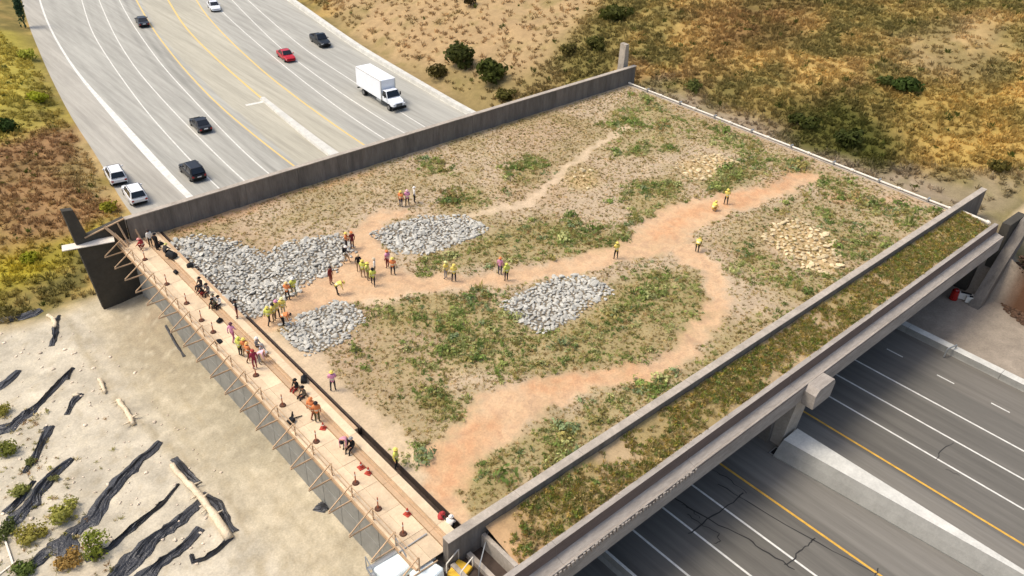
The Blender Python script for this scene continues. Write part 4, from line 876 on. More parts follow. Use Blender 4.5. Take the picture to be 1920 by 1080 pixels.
def car(px, py, rgb, kind, flip, label, group='vehicles on the highway', off=0.0, line=W1):
    c = at(px, py, ROAD_Z); s = float(line(c[1]+1)-line(c[1]-1))/2; ang = -math.atan(s)
    if flip: ang += math.pi
    L, W_, H, hood, belt = {'suv': (4.8, 1.95, 1.75, 1.05, 1.1), 'sedan': (4.7, 1.85, 1.45, .92, .95), 'pickup': (5.6, 2.0, 1.85, 1.12, 1.15)}[kind]
    e = empty('pickup_truck' if kind == 'pickup' else 'car', (c[0], c[1], ROAD_Z+.005), ang, label, 'pickup' if kind == 'pickup' else 'car', group); pm = paint(rgb); w = W_/2; l = L/2
    def ring(y, ww, z0, z1, sh=.1): return [(-ww+.06, y, z0), (-ww, y, z0+.14), (-ww, y, z1-sh), (-ww+.1, y, z1), (ww-.1, y, z1), (ww, y, z1-sh), (ww, y, z0+.14), (ww-.06, y, z0)]
    r_ = belt if kind != 'sedan' else belt+.02
    st = [(-l, w*.86, .42, r_-.22), (-l+.12, w*.95, .3, r_-.06), (-l+.6, w, .24, r_), (0, w, .22, belt), (l*.38, w, .24, belt-.02), (l*.72, w*.97, .26, hood-.06), (l-.2, w*.9, .32, hood-.2), (l, w*.78, .42, hood-.32)]
    MB().loft([ring(*q) for q in st]).build('body', pm, e, smooth=False, bevel=.03)
    MB().box((-w*.9, -l+.3, .17), (w*.9, l-.35, .3)).build('underbody', M['underbody'], e)
    yb, yf = {'suv': (-l+.12, l*.42), 'sedan': (-l*.68, l*.42), 'pickup': (-l*.18, l*.42)}[kind]; tb, tf = {'suv': (-l+.5, l*.1), 'sedan': (-l*.36, l*.1), 'pickup': (-l*.1, l*.14)}[kind]
    wb, wt = w*.93, w*.76; zb = belt-.04
    B = [(-wb, yb, zb), (wb, yb, zb), (wb, yf, zb), (-wb, yf, zb)]; T = [(-wt, tb, H), (wt, tb, H), (wt, tf, H), (-wt, tf, H)]
    MB().loft([B, T]).build('cabin', pm, e, bevel=.05)
    glass_quad(e, 'windshield', B[3], B[2], T[2], T[3], .09, .045); glass_quad(e, 'rear_window', B[0], B[1], T[1], T[0], .14, .045)
    def lerp(a, b, t): return Vector(a).lerp(Vector(b), t)
    for (b0, b1, t0, t1) in ((B[0], B[3], T[0], T[3]), (B[1], B[2], T[1], T[2])):
        for u0, u1 in ((.05, .5), (.52, .96)):
            glass_quad(e, 'side_window', lerp(b0, b1, u0), lerp(b0, b1, u1), lerp(t0, t1, u1), lerp(t0, t1, u0), .12, .04)
    for sx in (-1, 1):
        for y in (l*.64, -l*.6): wheel(e, sx*(w-.12), y, .36 if kind != 'sedan' else .33, .24)
        MB().box((sx*w*.62-.2, l-.16, hood-.44), (sx*w*.62+.2, l-.02, hood-.28)).build('headlight', M['lamp_w'], e, bevel=.02)
        MB().box((sx*w*.76-.14, -l-.01, r_-.42), (sx*w*.76+.14, -l+.1, r_-.2)).build('tail_light', M['lamp_r'], e, bevel=.02)
        MB().box((sx*(w+.1)-.1, yf-.35, belt), (sx*(w+.1)+.1, yf-.2, belt+.16)).build('wing_mirror', pm, e, bevel=.02)
    MB().box((-w*.4, l-.06, .52), (w*.4, l+.015, hood-.36)).build('grille', M['underbody'], e); MB().box((-w*.78, l-.12, .32), (w*.78, l+.04, .5)).build('bumper', M['underbody'] if kind != 'sedan' else pm, e, bevel=.03); MB().box((-w*.84, -l-.05, .36), (w*.84, -l+.1, .56)).build('bumper', M['underbody'], e, bevel=.03)
    MB().box((-.26, -l-.012, .68), (.26, -l+.05, .8)).build('number_plate', M['lamp_w'], e)
    if kind == 'pickup':
        MB().box((-w*.82, -l+.18, belt-.02), (w*.82, yb-.1, belt+.012)).build('load_bed', M['underbody'], e)
    if kind == 'suv':
        for sx in (-1, 1): MB().bar((sx*wt*.9, tb+.1, H+.05), (sx*wt*.9, tf-.1, H+.05), .05, .06).build('roof_rail', M['chrome'], e)
    return e
car(218, 335, (226, 226, 224), 'suv', False, 'white estate car parked behind another on the left shoulder', 'white cars parked on the shoulder', line=EL)
car(254, 371, (226, 226, 224), 'suv', False, 'white car parked nearest the bridge back wall', 'white cars parked on the shoulder', line=EL)
car(362, 328, (24, 24, 25), 'suv', False, 'black car nearest the bridge in the left lanes')
car(377, 240, (22, 23, 25), 'sedan', False, 'black car second from the bridge in the left lanes', line=W3)
car(268, 46, (40, 44, 50), 'sedan', False, 'dark grey car farthest up the left lanes', line=Y1)
car(402, 17, (224, 226, 228), 'sedan', True, 'white car at the top edge of the right lanes', line=Y2)
car(537, 110, (176, 22, 34), 'sedan', True, 'red car in the right lanes', line=W5)
car(601, 82, (26, 30, 32), 'pickup', True, 'black pickup truck in the right lanes beside the barrier', line=W7)
def truck():
    c = (at(762, 212, ROAD_Z)*.0+at(718, 190, ROAD_Z)); s = float(W6(c[1]+1)-W6(c[1]-1))/2
    e = empty('box_truck', (c[0], c[1], ROAD_Z+.005), math.pi-math.atan(s), 'white box truck heading for the bridge in the right lanes', 'truck', 'vehicles on the highway'); wp = paint((236, 238, 240))
    MB().box((-1.28, -5.6, 1.05), (1.28, 1.7, 3.95)).build('cargo_box', wp, e, bevel=.04)
    for sx in (-1, 1):
        MB().box((sx*1.27-.03, -5.6, 3.86), (sx*1.27+.03, 1.72, 3.98)).build('roof_rail', M['conc_white'], e); MB().box((sx*1.2-.05, 1.65, 1.1), (sx*1.2+.05, 1.76, 3.9)).build('corner_post', M['conc_white'], e)
        MB().box((sx*.45-.06, -5.5, .75), (sx*.45+.06, 4.4, .98)).build('chassis_rail', M['underbody'], e)
        wheel(e, sx*1.0, 3.6, .5, .3); wheel(e, sx*1.0, -3.6, .5, .5)
        MB().tube((sx*.95, .3, .78), (sx*.95, 1.5, .78), .28, n=12).build('fuel_tank', M['steel'], e); MB().box((sx*1.05-.12, -5.66, .95), (sx*1.05+.12, -5.55, 1.1)).build('tail_light', M['lamp_r'], e)
        MB().box((sx*1.32-.1, 2.9, 1.75), (sx*1.32+.1, 3.0, 2.25)).build('wing_mirror', M['underbody'], e, bevel=.02)
        MB().box((sx*.85-.16, 4.72, 1.05), (sx*.85+.16, 4.84, 1.28)).build('headlight', M['lamp_w'], e, bevel=.02)
    B = [(-1.12, 1.85, 1.0), (1.12, 1.85, 1.0), (1.12, 3.3, 1.0), (-1.12, 3.3, 1.0)]; Mi = [(-1.12, 1.85, 1.72), (1.12, 1.85, 1.72), (1.12, 3.3, 1.72), (-1.12, 3.3, 1.72)]; T = [(-.98, 1.9, 2.6), (.98, 1.9, 2.6), (.98, 2.75, 2.6), (-.98, 2.75, 2.6)]
    MB().loft([B, Mi, T]).build('cab', wp, e, bevel=.05)
    glass_quad(e, 'windshield', Mi[3], Mi[2], T[2], T[3], .08, .045)
    for a, b_ in ((0, 3), (1, 2)): glass_quad(e, 'side_window', Mi[a], Mi[b_], T[b_], T[a], .14, .04)
    MB().loft([[(-1.08, 3.2, .75), (1.08, 3.2, .75), (1.08, 3.2, 1.68), (-1.08, 3.2, 1.68)], [(-1.02, 4.3, .75), (1.02, 4.3, .75), (.98, 4.3, 1.55), (-.98, 4.3, 1.55)], [(-.85, 4.75, .8), (.85, 4.75, .8), (.8, 4.75, 1.3), (-.8, 4.75, 1.3)]]).build('hood', wp, e, bevel=.06)
    MB().box((-.5, 4.74, .82), (.5, 4.80, 1.26)).build('grille', M['chrome'], e); MB().box((-1.15, 4.55, .42), (1.15, 4.9, .74)).build('bumper', M['underbody'], e, bevel=.04); MB().box((-1.1, -5.75, .5), (1.1, -5.6, .66)).build('bumper', M['underbody'], e)
    for k in range(2): MB().box((-1.2+k*1.22, -5.64, 1.1), (-.02+k*1.22, -5.605, 3.85)).build('rear_door', M['conc_white'], e)
truck()
v = empty('traffic_drum', tuple(at(1787, 560, ROAD_Z)), 0, 'red plastic barrel in the shade under the bridge', 'barrel'); MB().tube((0, 0, 0), (0, 0, 1.0), .42, .36, 12).build('drum', M['lamp_r'], v); MB().tube((0, 0, 1.1), (0, 0, 1.2), .3, .2, 10).build('lid', M['lamp_r'], v)
for i, (a, b_) in enumerate(((1812, 562), (1828, 570))):
    v = empty('barrier_block', tuple(at(a-4, b_-2, ROAD_Z)), .4, ('left', 'right')[i]+' one of two small white blocks in the shade under the bridge', 'block', 'white blocks under the bridge'); MB().prism([(-.28, 0), (.28, 0), (.2, .65), (-.2, .65)], 1, -.75, .75).build('block', M['conc_white'], v); MB().box((-.12, -.5, .65), (.12, .5, .72)).build('lifting_slot', M['underbody'], v)

# ------------------------------------------------------------------ people
POSES = {}
def pose_mesh(kind):
    if kind in POSES: return POSES[kind]
    J = dict(pelvis=(0, 0, .95), spine=(0, .01, 1.15), chest=(0, 0, 1.36), neck=(0, -.01, 1.5), head=(0, -.02, 1.6), crown=(0, -.01, 1.72),
             sl=(.19, 0, 1.42), el=(.25, .03, 1.14), wl=(.26, -.06, .9), hl=(.26, -.08, .82), sr=(-.19, 0, 1.42), er=(-.25, .03, 1.14), wr=(-.26, -.06, .9), hr=(-.26, -.08, .82),
             il=(.1, 0, .9), kl=(.11, -.02, .5), al=(.11, .01, .09), tl=(.13, -.15, .04), ir=(-.1, 0, .9), kr=(-.11, -.02, .5), ar=(-.11, .01, .09), tr=(-.13, -.15, .04))
    if kind == 'walk': J.update(kl=(.11, -.2, .52), al=(.11, -.26, .1), tl=(.12, -.42, .07), kr=(-.11, .06, .5), ar=(-.11, .28, .12), tr=(-.12, .14, .04), el=(.25, .12, 1.15), wl=(.25, .12, .92), hl=(.25, .1, .84), er=(-.25, -.1, 1.15), wr=(-.22, -.28, 1.0), hr=(-.21, -.35, .96))
    if kind == 'arms': J.update(el=(.27, -.06, 1.16), wl=(.14, -.28, 1.24), hl=(.08, -.34, 1.28), er=(-.27, -.06, 1.16), wr=(-.14, -.28, 1.22), hr=(-.08, -.34, 1.26), al=(.15, 0, .09), tl=(.19, -.15, .04), ar=(-.15, 0, .09), tr=(-.19, -.15, .04), kl=(.14, -.02, .5), kr=(-.14, -.02, .5))
    if kind == 'bend': J.update(pelvis=(0, .12, .92), il=(.1, .1, .88), ir=(-.1, .1, .88), spine=(0, -.02, 1.05), chest=(0, -.24, 1.13), neck=(0, -.4, 1.14), head=(0, -.5, 1.12), crown=(0, -.62, 1.1), sl=(.19, -.3, 1.15), el=(.22, -.36, .86), wl=(.18, -.42, .62), hl=(.17, -.44, .54), sr=(-.19, -.3, 1.15), er=(-.22, -.36, .86), wr=(-.18, -.42, .62), hr=(-.17, -.44, .54), kl=(.12, .02, .5), kr=(-.12, .02, .5))
    if kind == 'crouch': J.update(pelvis=(0, .12, .36), il=(.1, .1, .36), ir=(-.1, .1, .36), spine=(0, .06, .55), chest=(0, -.06, .74), neck=(0, -.14, .86), head=(0, -.19, .95), crown=(0, -.2, 1.07), sl=(.19, -.08, .8), el=(.24, -.26, .6), wl=(.16, -.42, .44), hl=(.14, -.48, .38), sr=(-.19, -.08, .8), er=(-.24, -.26, .6), wr=(-.16, -.42, .44), hr=(-.14, -.48, .38), kl=(.2, -.26, .5), al=(.15, -.02, .09), tl=(.17, -.18, .04), kr=(-.2, -.26, .5), ar=(-.15, -.02, .09), tr=(-.17, -.18, .04))
    if kind == 'sit': J.update(pelvis=(0, .0, .1), il=(.1, -.02, .1), ir=(-.1, -.02, .1), spine=(0, .03, .3), chest=(0, 0, .52), neck=(0, -.04, .66), head=(0, -.06, .76), crown=(0, -.05, .88), sl=(.19, -.01, .58), el=(.25, -.06, .32), wl=(.16, -.26, .26), hl=(.12, -.33, .24), sr=(-.19, -.01, .58), er=(-.25, -.06, .32), wr=(-.16, -.26, .26), hr=(-.12, -.33, .24), kl=(.14, -.42, .12), al=(.14, -.5, -.28), tl=(.15, -.65, -.33), kr=(-.14, -.42, .12), ar=(-.14, -.5, -.28), tr=(-.15, -.65, -.33))
    R_ = dict(pelvis=.145, spine=.13, chest=.165, neck=.06, head=.095, crown=.075, sl=.075, el=.05, wl=.035, hl=.042, sr=.075, er=.05, wr=.035, hr=.042, il=.1, kl=.065, al=.045, tl=.04, ir=.1, kr=.065, ar=.045, tr=.04)
    E_ = [('pelvis', 'spine', 1), ('spine', 'chest', 1), ('chest', 'neck', 0), ('neck', 'head', 0), ('head', 'crown', 0)]
    for s in 'lr': E_ += [('chest', 's'+s, 1), ('s'+s, 'e'+s, 1), ('e'+s, 'w'+s, 1), ('w'+s, 'h'+s, 0), ('pelvis', 'i'+s, 2), ('i'+s, 'k'+s, 2), ('k'+s, 'a'+s, 2), ('a'+s, 't'+s, 3)]
    names = list(J); me = bpy.data.meshes.new('pose'); me.from_pydata([J[n_] for n_ in names], [(names.index(a), names.index(b_)) for a, b_, _ in E_], [])
    o = bpy.data.objects.new('pose', me); COL.objects.link(o); o.modifiers.new('s', 'SKIN'); ss = o.modifiers.new('u', 'SUBSURF'); ss.levels = 1
    for n_, sv in zip(names, me.skin_vertices[0].data): sv.radius = (R_[n_], R_[n_]*(.72 if n_ in ('chest', 'spine', 'pelvis') else 1)); sv.use_root = n_ == 'pelvis'
    dg = bpy.context.evaluated_depsgraph_get(); ev = bpy.data.meshes.new_from_object(o.evaluated_get(dg)); bpy.data.objects.remove(o)
    V = [Vector(v_.co) for v_ in ev.vertices]; FC = [tuple(p_.vertices) for p_ in ev.polygons]; lab = []
    for f in FC:
        c = sum((V[i] for i in f), Vector())/len(f); best = None
        for a, b_, k in E_:
            A = Vector(J[a]); D = Vector(J[b_])-A; t = max(0, min(1, (c-A).dot(D)/D.length_squared)); d = (c-A-D*t).length-(R_[a]*(1-t)+R_[b_]*t)*.8
            if best is None or d < best[0]: best = (d, k, a, b_, t)
        k = best[1]
        if best[2] == 'chest' and best[3] == 'neck' and best[4] < .55: k = 1
        if best[3] == 'crown' and best[4] > .4 or best[3] in ('head', 'crown') and c.y > Vector(J['head']).y+.04 and kind not in ('bend',): k = 4
        lab.append(k)
    mb = MB(); mb.v = [tuple(p_) for p_ in V]; mb.f = list(FC); mb.m = list(lab)
    hd_ = Vector(J['head']); up = (Vector(J['crown'])-hd_).normalized(); fw = Vector((0, -1, 0)); fw = (fw-up*fw.dot(up)).normalized() if abs(up.y) < .9 else Vector((0, 0, -1)); sd = up.cross(fw)
    for sx in (-1, 1):
        q = hd_+fw*.09+sd*sx*.034+up*.03; mb.box(q-Vector((.012,)*3), q+Vector((.012,)*3), 5); q = hd_+sd*sx*.097; mb.box(q-Vector((.012, .02, .03)), q+Vector((.012, .02, .03)), 0)
    mb.tube(hd_+fw*.085+up*.01, hd_+fw*.125-up*.015, .018, .012, 5, 0); q = hd_+fw*.09-up*.05; mb.bar(q-sd*.022, q+sd*.022, .012, .01, 5)
    for s in 'lr':
        w_ = Vector(J['w'+s]); h_ = Vector(J['h'+s]); d = (h_-w_).normalized(); sp = d.cross(fw).normalized() if abs(d.dot(fw)) < .9 else Vector((1, 0, 0)); dn = sp.cross(d).normalized()
        for i, L in enumerate((.07, .08, .075, .06)):
            a = h_+sp*(i-1.5)*.019; m1 = a+d*L*.6; t1 = m1+(d*.7-dn*.5).normalized()*L*.5; mb.tube(a, m1, .0095, .009, 5, 0); mb.tube(m1, t1, .009, .006, 5, 0)
        a = w_.lerp(h_, .5)+sp*.03; mb.tube(a, a+(sp*.7+d*.7).normalized()*.06, .011, .008, 5, 0)
    body = mb.mesh('person', [], recalc=False, smooth=True); bpy.data.meshes.remove(ev)
    T_ = [f for f, k, f_ in zip(FC, lab, FC) if k == 1 and (lambda c: min((c-Vector(J['spine'])).length, (c-Vector(J['chest'])).length, (c-Vector(J['pelvis'])).length) < .265)(sum((V[i] for i in f), Vector())/len(f))]
    body.update(); nm = [Vector(v_.normal) for v_ in body.vertices]; used = sorted({i for f in T_ for i in f}); ix = {i: n_ for n_, i in enumerate(used)}
    vest = MB().add([V[i]+nm[i]*.028 for i in used], [tuple(ix[i] for i in f) for f in T_]).mesh('safety_vest', [], recalc=False, smooth=True)
    A = Vector(J['spine']); D = Vector(J['chest'])-A
    for f in vest.polygons:
        t = (f.center-A).dot(D)/D.length_squared; f.material_index = 1 if -.35 < t < .12 else 0
    POSES[kind] = (body, vest, hd_, up, fw, J); return POSES[kind]
def hat_mesh(hd_, up, fw):
    sd = up.cross(fw); b = MB(); rings = []; c = hd_+up*.045
    for zz, rr_ in ((0, .15), (.012, .152), (.013, .122), (.06, .112), (.1, .085), (.125, .04)): rings.append([c+up*zz+(fw*math.cos(a)*1.12+sd*math.sin(a))*rr_ for a in [2*math.pi*j/12 for j in range(12)]])
    return b.loft(rings).mesh('hard_hat', [], smooth=False)
def person(px, py, pose, shirt, vest, hat, legs, rz, label, z=None, bag=None, sc=1.02):
    body, vm, hd_, up, fw, J = pose_mesh(pose); p = at(px, py, 0 if z is None else z)
    if z is None: p[2] = float(soil_z(p[0:1], p[1:2])[0]) if 21 < p[0] < 84 else .02
    me = body.copy(); 
    for m_ in (M['skin'], cloth(shirt), cloth(legs), M['boot'], M['hair'], M['eye']): me.materials.append(m_)
    o = link('person', me, None, tuple(p), (0, 0, rz), (sc,)*3); tag(o, label, 'person', 'people visiting the crossing')
    if vest:
        v_ = vm.copy(); v_.materials.append(cloth(vest)); v_.materials.append(M['reflect']); c = link('safety_vest', v_, o); s_ = c.modifiers.new('t', 'SOLIDIFY'); s_.thickness = .015
    if hat:
        h = hat_mesh(hd_, up, fw); h.materials.append(cloth(hat)); link('hard_hat', h, o)
    if bag:
        q = Vector(J['chest'])-fw*.2; MB().box((-.15, -.09, -.24), (.15, .09, .22)).build('backpack', cloth(bag), o, bevel=.05).location = q
    return o
LIME, YELO, ORA, PNK, DRK, BLK, WHT, RED, NAVY, GRY, KHK = (204, 206, 96), (230, 206, 104), (220, 134, 80), (214, 146, 172), (54, 46, 44), (26, 25, 27), (226, 220, 210), (164, 58, 56), (46, 50, 74), (150, 146, 142), (150, 128, 98)
CAMF = 2.4  # faces roughly towards the camera
person(752, 388, 'stand', ORA, ORA, YELO, NAVY, 2.0, 'person in orange vest and dark trousers, left of three by the back wall')
person(764, 386, 'arms', (120, 40, 40), PNK, (226, 180, 190), DRK, 2.6, 'person in pink vest, middle of three by the back wall')
person(777, 380, 'stand', WHT, None, WHT, BLK, 1.2, 'person in white shirt and black trousers, right of three by the back wall')
person(650, 468, 'arms', ORA, ORA, YELO, DRK, .8, 'person in orange vest standing at the right tip of the large rubble bed')
person(661, 466, 'stand', (110, 36, 40), None, ORA, (90, 36, 38), 3.0, 'person in dark red clothes beside the rubble tip')
person(650, 493, 'walk', WHT, BLK, WHT, KHK, 1.0, 'person in white sleeves and black vest with a black bag', bag=BLK)
person(673, 509, 'stand', BLK, None, (206, 178, 136), KHK, 2.8, 'person in black shirt and tan hat above the lime group')
person(681, 520, 'arms', LIME, LIME, YELO, KHK, 2.2, 'person in lime vest, left of the tight group on the path')
person(690, 524, 'stand', (150, 156, 70), LIME, YELO, KHK, .6, 'person in olive shirt and lime vest, middle of the tight group')
person(703, 516, 'stand', WHT, None, (206, 190, 160), KHK, 4.0, 'person in white shirt, rearmost of the tight group on the path')
person(700, 536, 'walk', LIME, LIME, BLK, DRK, 2.6, 'person in lime vest with dark trousers, front of the tight group')
person(727, 502, 'stand', RED, PNK, ORA, (120, 52, 50), 3.4, 'person in red shirt and pink vest behind the orange worker')
person(737, 516, 'arms', PNK, ORA, YELO, DRK, 2.4, 'person in pink shirt and orange vest right of the lime group')
person(633, 551, 'bend', YELO, YELO, (240, 222, 110), DRK, 1.2, 'person in yellow bending forward at the path middle', sc=1.05)
person(621, 532, 'stand', (120, 46, 40), None, DRK, (120, 60, 48), .4, 'person in dark red shirt behind the bending yellow worker')
person(540, 562, 'arms', ORA, ORA, (236, 196, 130), DRK, 2.2, 'person in orange vest at the lower edge of the large rubble bed')
person(552, 554, 'walk', (60, 84, 56), LIME, WHT, (120, 120, 96), 2.9, 'person in dark green shirt and lime vest beside the orange worker')
person(505, 609, 'walk', LIME, LIME, YELO, DRK, 2.0, 'person in lime vest nearest the kerb on the path')
person(515, 602, 'stand', YELO, YELO, DRK, KHK, 3.6, 'person in yellow vest behind the lime one near the kerb')
person(521, 596, 'arms', (90, 60, 60), YELO, PNK, DRK, 2.8, 'person with pink helmet in the group near the kerb')
person(532, 591, 'stand', (236, 220, 160), YELO, (240, 224, 160), (206, 190, 150), 2.4, 'person in pale yellow in the group near the kerb')
person(533, 611, 'bend', ORA, ORA, DRK, BLK, .9, 'person in orange leaning over at the round rubble bed')
person(836, 523, 'stand', (214, 206, 150), YELO, (226, 220, 150), GRY, 3.3, 'person in pale clothes and yellow vest, left of a pair on the path')
person(851, 529, 'arms', YELO, YELO, YELO, DRK, 2.5, 'person in yellow vest holding black gear, right of a pair on the path')
person(937, 517, 'stand', PNK, None, ORA, NAVY, 2.2, 'person in pink shirt and navy trousers by the central rubble bed')
person(949, 527, 'stand', LIME, LIME, LIME, DRK, 2.9, 'person in pale lime vest beside the pink shirt at the central rubble')
person(1154, 487, 'arms', BLK, YELO, YELO, BLK, 2.7, 'person in yellow vest and black trousers alone on the right of the path')
person(1306, 474, 'bend', (86, 90, 46), YELO, YELO, BLK, 2.0, 'person in black and yellow stooping where the paths fork')
person(1337, 397, 'crouch', (226, 190, 70), YELO, YELO, (206, 160, 80), 1.4, 'person in golden yellow crouching on the upper path')
person(1360, 385, 'arms', BLK, YELO, YELO, BLK, 2.2, 'person in black clothes and yellow vest at the top of the path')
person(625, 733, 'arms', PNK, PNK, YELO, (52, 52, 58), 2.7, 'person in bright pink shirt alone on the bare soil', sc=1.05)
person(743, 879, 'stand', YELO, LIME, YELO, BLK, .6, 'person in yellow vest by the kerb near the small green shrub', sc=1.05)
person(438, 641, 'walk', PNK, None, (96, 60, 70), (170, 100, 120), 2.2, 'person in pink clothes on the walkway behind the vest group')
person(452, 668, 'stand', (86, 96, 40), LIME, LIME, DRK, 2.0, 'person in dark olive shirt on the walkway')
person(462, 670, 'arms', ORA, ORA, YELO, KHK, 2.6, 'person in orange vest on the walkway vest group')
person(468, 678, 'walk', (176, 110, 60), ORA, (226, 180, 110), (110, 70, 40), 1.6, 'person in brown trousers and orange vest on the walkway')
person(479, 692, 'stand', (150, 50, 70), None, RED, (140, 60, 70), 3.0, 'person in crimson clothes at the front of the walkway group')
person(488, 682, 'bend', (236, 190, 196), None, WHT, GRY, .8, 'person with white helmet bending on the walkway')
person(482, 650, 'sit', GRY, None, WHT, DRK, .6, 'person in grey sitting on the kerb by the vest group', z=.3)
person(491, 662, 'sit', (186, 180, 176), None, GRY, KHK, .5, 'person in pale grey sitting on the kerb below another', z=.3)
person(556, 728, 'sit', BLK, None, BLK, (150, 50, 46), -1.3, 'person in black with red trousers sitting midway on the kerb', z=.1)
person(570, 742, 'sit', (90, 80, 66), None, BLK, DRK, -1.4, 'person in brown sitting beside the black one midway on the kerb', z=.1)
person(586, 784, 'walk', ORA, ORA, ORA, (130, 70, 50), 2.0, 'person in bright orange vest walking on the lower walkway', sc=1.05)
person(596, 792, 'stand', (80, 50, 40), ORA, DRK, (84, 80, 50), 2.7, 'person in dark brown right behind the orange walker', sc=1.05)
person(648, 842, 'bend', (216, 150, 160), None, BLK, GRY, 5.4, 'person in pink stooping on the lower walkway with dark hat', sc=1.03)
person(660, 838, 'sit', BLK, None, GRY, BLK, -1.2, 'person in black sitting on the kerb beside the stooping pink one', z=.3)
person(377, 536, 'sit', DRK, None, BLK, DRK, -1.3, 'person in dark clothes topmost of those seated by the large rubble', z=.3)
person(381, 556, 'crouch', BLK, None, BLK, (150, 56, 50), 4.6, 'person in black jacket and red trousers crouching on the walkway')
person(390, 548, 'sit', (110, 104, 100), None, BLK, DRK, -1.2, 'person in grey with black hat sitting by the rubble bed', z=.3)
person(402, 568, 'sit', (206, 200, 188), None, (96, 90, 70), DRK, -1.1, 'person in cream top sitting by the rubble bed', z=.3)
person(412, 571, 'sit', WHT, None, BLK, BLK, -1.3, 'person in white top and black hat sitting by the rubble bed', z=.3)
person(405, 579, 'crouch', (86, 84, 60), None, BLK, DRK, 4.8, 'person in dark olive crouching below the seated row')
person(446, 596, 'stand', BLK, None, BLK, (120, 50, 44), 4.4, 'person in black standing where the path meets the kerb', z=.3)
person(824, 984, 'crouch', RED, RED, RED, DRK, 1.0, 'person in red vest crouching in the trench by the near wall', z=-.4)
person(843, 994, 'crouch', WHT, WHT, WHT, BLK, 2.0, 'person in white helmet crouching in the trench by the near wall', z=-.4)
person(268, 467, 'crouch', RED, RED, (226, 150, 140), (120, 40, 40), 4.0, 'person in red crouching by the far end of the walkway', z=.05)
person(284, 463, 'stand', WHT, None, DRK, BLK, 3.4, 'person in white shirt at the far end of the walkway', z=.05)
person(296, 470, 'stand', BLK, None, BLK, BLK, 2.0, 'person in black at the far end of the walkway', z=.05)
person(312, 478, 'crouch', (60, 56, 54), None, (206, 196, 120), BLK, 2.0, 'person in dark clothes with pale yellow hat near the far end', z=.2)

# ------------------------------------------------------------------ small things on the walkway
def delin(px, py, i, h=1.0):
    e = empty('delineator_post', tuple(at(px, py, .03)), 0, ORD[i]+' slim orange post on a dark base, counted from the far end of the walkway', 'post', 'orange posts along the walkway'); MB().tube((0, 0, 0), (0, 0, .09), .24, .2, 10).build('base', M['delin_base'], e); MB().tube((0, 0, .09), (0, 0, h), .045, .035, 8).build('post', M['delin'], e); MB().tube((0, 0, h*.7), (0, 0, h*.8), .05, .05, 8).build('collar', M['white_paint'], e); return e
for i, q in enumerate([(272, 487), (313, 533), (350, 569), (378, 601), (400, 623), (480, 704), (530, 760), (593, 828), (667, 906), (709, 954), (756, 1001)]): delin(*q, i)
for i, (a, b_, lb) in enumerate([(410, 641, 'flat dark round base without its post on the walkway')]):
    e = empty('post_base', tuple(at(a, b_, .03)), 0, lb, 'base'); MB().tube((0, 0, 0), (0, 0, .1), .3, .26, 12).build('base', M['black'], e); MB().tube((0, 0, .1), (0, 0, .16), .09, .07, 8).build('socket', M['black'], e)
def cone(px, py, lb, tip=0):
    e = empty('traffic_cone', tuple(at(px, py, .03)), tip, lb, 'cone', 'orange cones by the kerb'); MB().box((-.2, -.2, 0), (.2, .2, .05)).build('base', M['cone'], e); MB().tube((0, 0, .05), (0, 0, .52), .15, .04, 10).build('cone_body', M['cone'], e); MB().tube((0, 0, .3), (0, 0, .36), .1, .088, 10).build('reflective_band', M['white_paint'], e)
cone(677, 877, 'upper orange cone of a close pair on the walkway'); cone(691, 887, 'lower orange cone of a close pair on the walkway', .4); cone(764, 964, 'orange cone alone near the walkway end', .2); cone(606, 803, 'orange cone just below the orange walker', .7)
e = empty('equipment_case', tuple(at(548, 790, .03)), .5, 'black camera tripod and bag lying on the lower walkway', 'equipment'); MB().box((-.4, -.2, 0), (.15, .22, .3)).build('bag', M['black'], e, bevel=.06); MB().tube((.1, .1, .1), (.7, -.35, .05), .05, .03).build('tripod_leg', M['black'], e); MB().tube((.1, .1, .1), (.6, .3, .05), .05, .03).build('tripod_leg', M['black'], e); MB().tube((.1, .1, .15), (.3, .1, .6), .06, .05).build('camera_head', M['black'], e)
def bag(px, py, lb, z=.3, s=.4):
    e = empty('duffel_bag', tuple(at(px, py, z)), random.uniform(0, 3), lb, 'bag', 'dark bags along the kerb'); MB().loft([[(-s*.7, -s*.4, 0), (s*.7, -s*.45, 0), (s*.75, s*.4, 0), (-s*.65, s*.45, 0)], [(-s*.75, -s*.45, s*.45), (s*.7, -s*.5, s*.5), (s*.7, s*.42, s*.4), (-s*.7, s*.45, s*.5)], [(-s*.4, -s*.2, s*.8), (s*.35, -s*.25, s*.9), (s*.4, s*.2, s*.75), (-s*.45, s*.2, s*.85)]]).build('bag_body', M['black'], e, bevel=s*.1); MB().bar((-s*.3, 0, s*.95), (s*.3, 0, s*1.0), .05, .05).build('handle', M['black'], e)
bag(357, 500, 'small black bag on the dark upstand beside the large rubble'); bag(322, 482, 'large black bag near the far end of the kerb', .3, .7); bag(570, 714, 'black bag on the kerb above the seated pair', .3, .5); bag(330, 512, 'brown black bag on the inner side of the walkway', .05, .35); bag(412, 603, 'dark bag by the kerb above the pink person', .05, .35); bag(300, 462, 'black bag under the back wall corner', .1, .55)

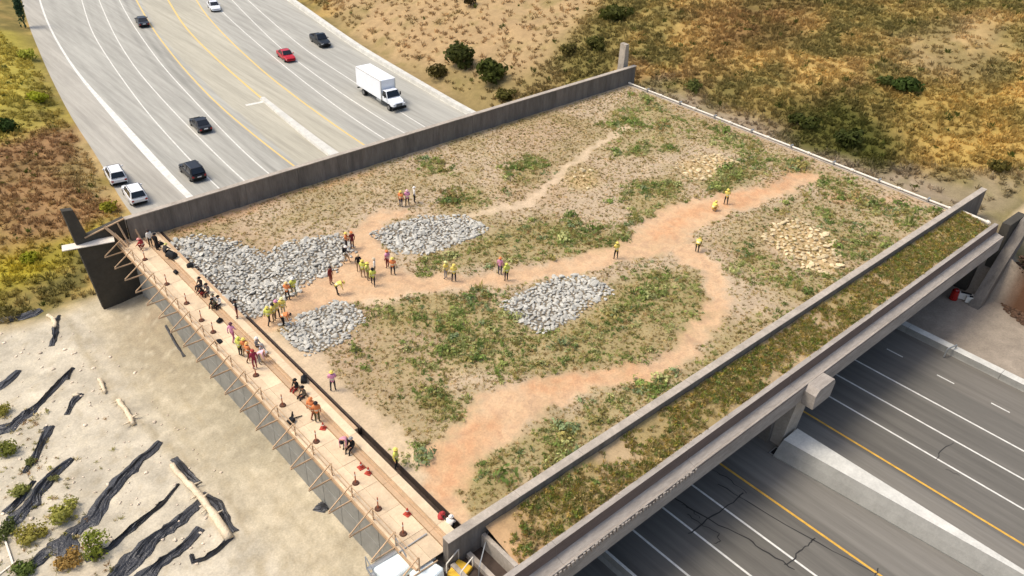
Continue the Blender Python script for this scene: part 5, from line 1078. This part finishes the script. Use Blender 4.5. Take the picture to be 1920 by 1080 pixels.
# ------------------------------------------------------------------ stair tower, tarped pallets and lift at the near end
st = empty('stair_tower', (16.6, 26.2, -1.0), 0, 'grey metal stair tower at the near end of the walkway', 'stairs'); 
for k in range(8): MB().box((-1.5, 1.0-k*.3, .75-k*.22), (.45, 1.26-k*.3, .79-k*.22)).build('tread', M['steel'], st)
for sx in (-1.55, .5):
    MB().bar((sx, 1.3, .75), (sx, -1.4, -1.1), .06, .2).build('stringer', M['steel'], st); MB().bar((sx, 1.3, 1.7), (sx, -1.4, -.1), .05, .05).build('handrail', M['steel'], st)
    for t in (0, .5, 1): MB().bar((sx, 1.3-2.7*t, .75-1.85*t), (sx, 1.3-2.7*t, 1.7-1.8*t), .05, .05).build('rail_post', M['steel'], st)
for i, (a, b_, w, d, h, lb) in enumerate([(785, 1048, 1.5, 1.3, .7, 'white tarpaulin covered crate nearest the wall end'), (738, 1072, 1.9, 1.5, .6, 'white tarpaulin covered crate beside the stair tower'), (800, 1085, 1.5, 1.3, .7, 'white tarpaulin covered crate cut off by the bottom edge')]):
    e = empty('covered_crate', tuple(at(a, b_, -.9)), .1*i, lb, 'crate'); MB().loft([[(-w/2-.06, -d/2-.06, 0), (w/2+.06, -d/2-.06, 0), (w/2+.06, d/2+.06, 0), (-w/2-.06, d/2+.06, 0)], [(-w/2, -d/2, h), (w/2, -d/2, h+.05), (w/2, d/2, h), (-w/2, d/2, h+.08)]]).build('tarpaulin', M['tarp'], e, bevel=.08); MB().box((-w/2-.02, -d/2-.02, -.14), (w/2+.02, d/2+.02, -.01)).build('pallet', M['wood'], e)
pl_ = empty('work_platform', (17.6, 24.2, -1.1), 0, 'pale plank landing below the near end of the walkway', 'platform')
for k in range(6): MB().box((-1.9+k*.62, -2.4, 0), (-1.3+k*.62, 1.1, .06)).build('plank', M['wood_raw'], pl_)
for sx in (-1.7, 1.6): MB().bar((sx, -.6, -5.4), (sx, -.6, 0), .12, .12).build('prop', M['steel'], pl_)
e = empty('dark_mesh_screen', tuple(at(775, 1030, -.5)), 0, 'dark netting gate across the walkway end', 'gate'); 
MB().box((-.9, -.05, 0), (.9, .05, .5)).build('netting', M['membrane'], e); MB().bar((-1, 0, .55), (1, 0, .62), .06, .06).build('gate_rail', M['steel'], e)
lf = empty('boom_lift_basket', tuple(at(862, 1078, -1.2)), .3, 'yellow lift basket with white rails below the near wall end', 'lift'); MB().box((-.6, -.5, 0), (.6, .5, .5)).build('basket_floor', M['yellow_metal'], lf, bevel=.04)
for sx in (-.6, .6):
    for sy in (-.5, .5): MB().bar((sx, sy, .5), (sx, sy, 1.3), .06, .06).build('rail_post', M['pipe'], lf)
MB().bar((-.6, -.5, 1.3), (.6, -.5, 1.3), .06, .06).build('top_rail', M['pipe'], lf); MB().bar((-.6, .5, 1.3), (.6, .5, 1.3), .06, .06).build('top_rail', M['pipe'], lf)
hs = empty('steel_pole', tuple(at(905, 1025, -.2)), 0, 'grey steel handrail across the dark opening beside the near wall', 'handrail'); MB().bar((-1.1, -1.0, 0), (1.2, .8, .1), .06, .06).build('rail_bar', M['steel'], hs); MB().bar((-1.1, -1.0, -.9), (-1.1, -1.0, .1), .06, .06).build('rail_post', M['steel'], hs); MB().bar((1.2, .8, -.9), (1.2, .8, .1), .06, .06).build('rail_post', M['steel'], hs)
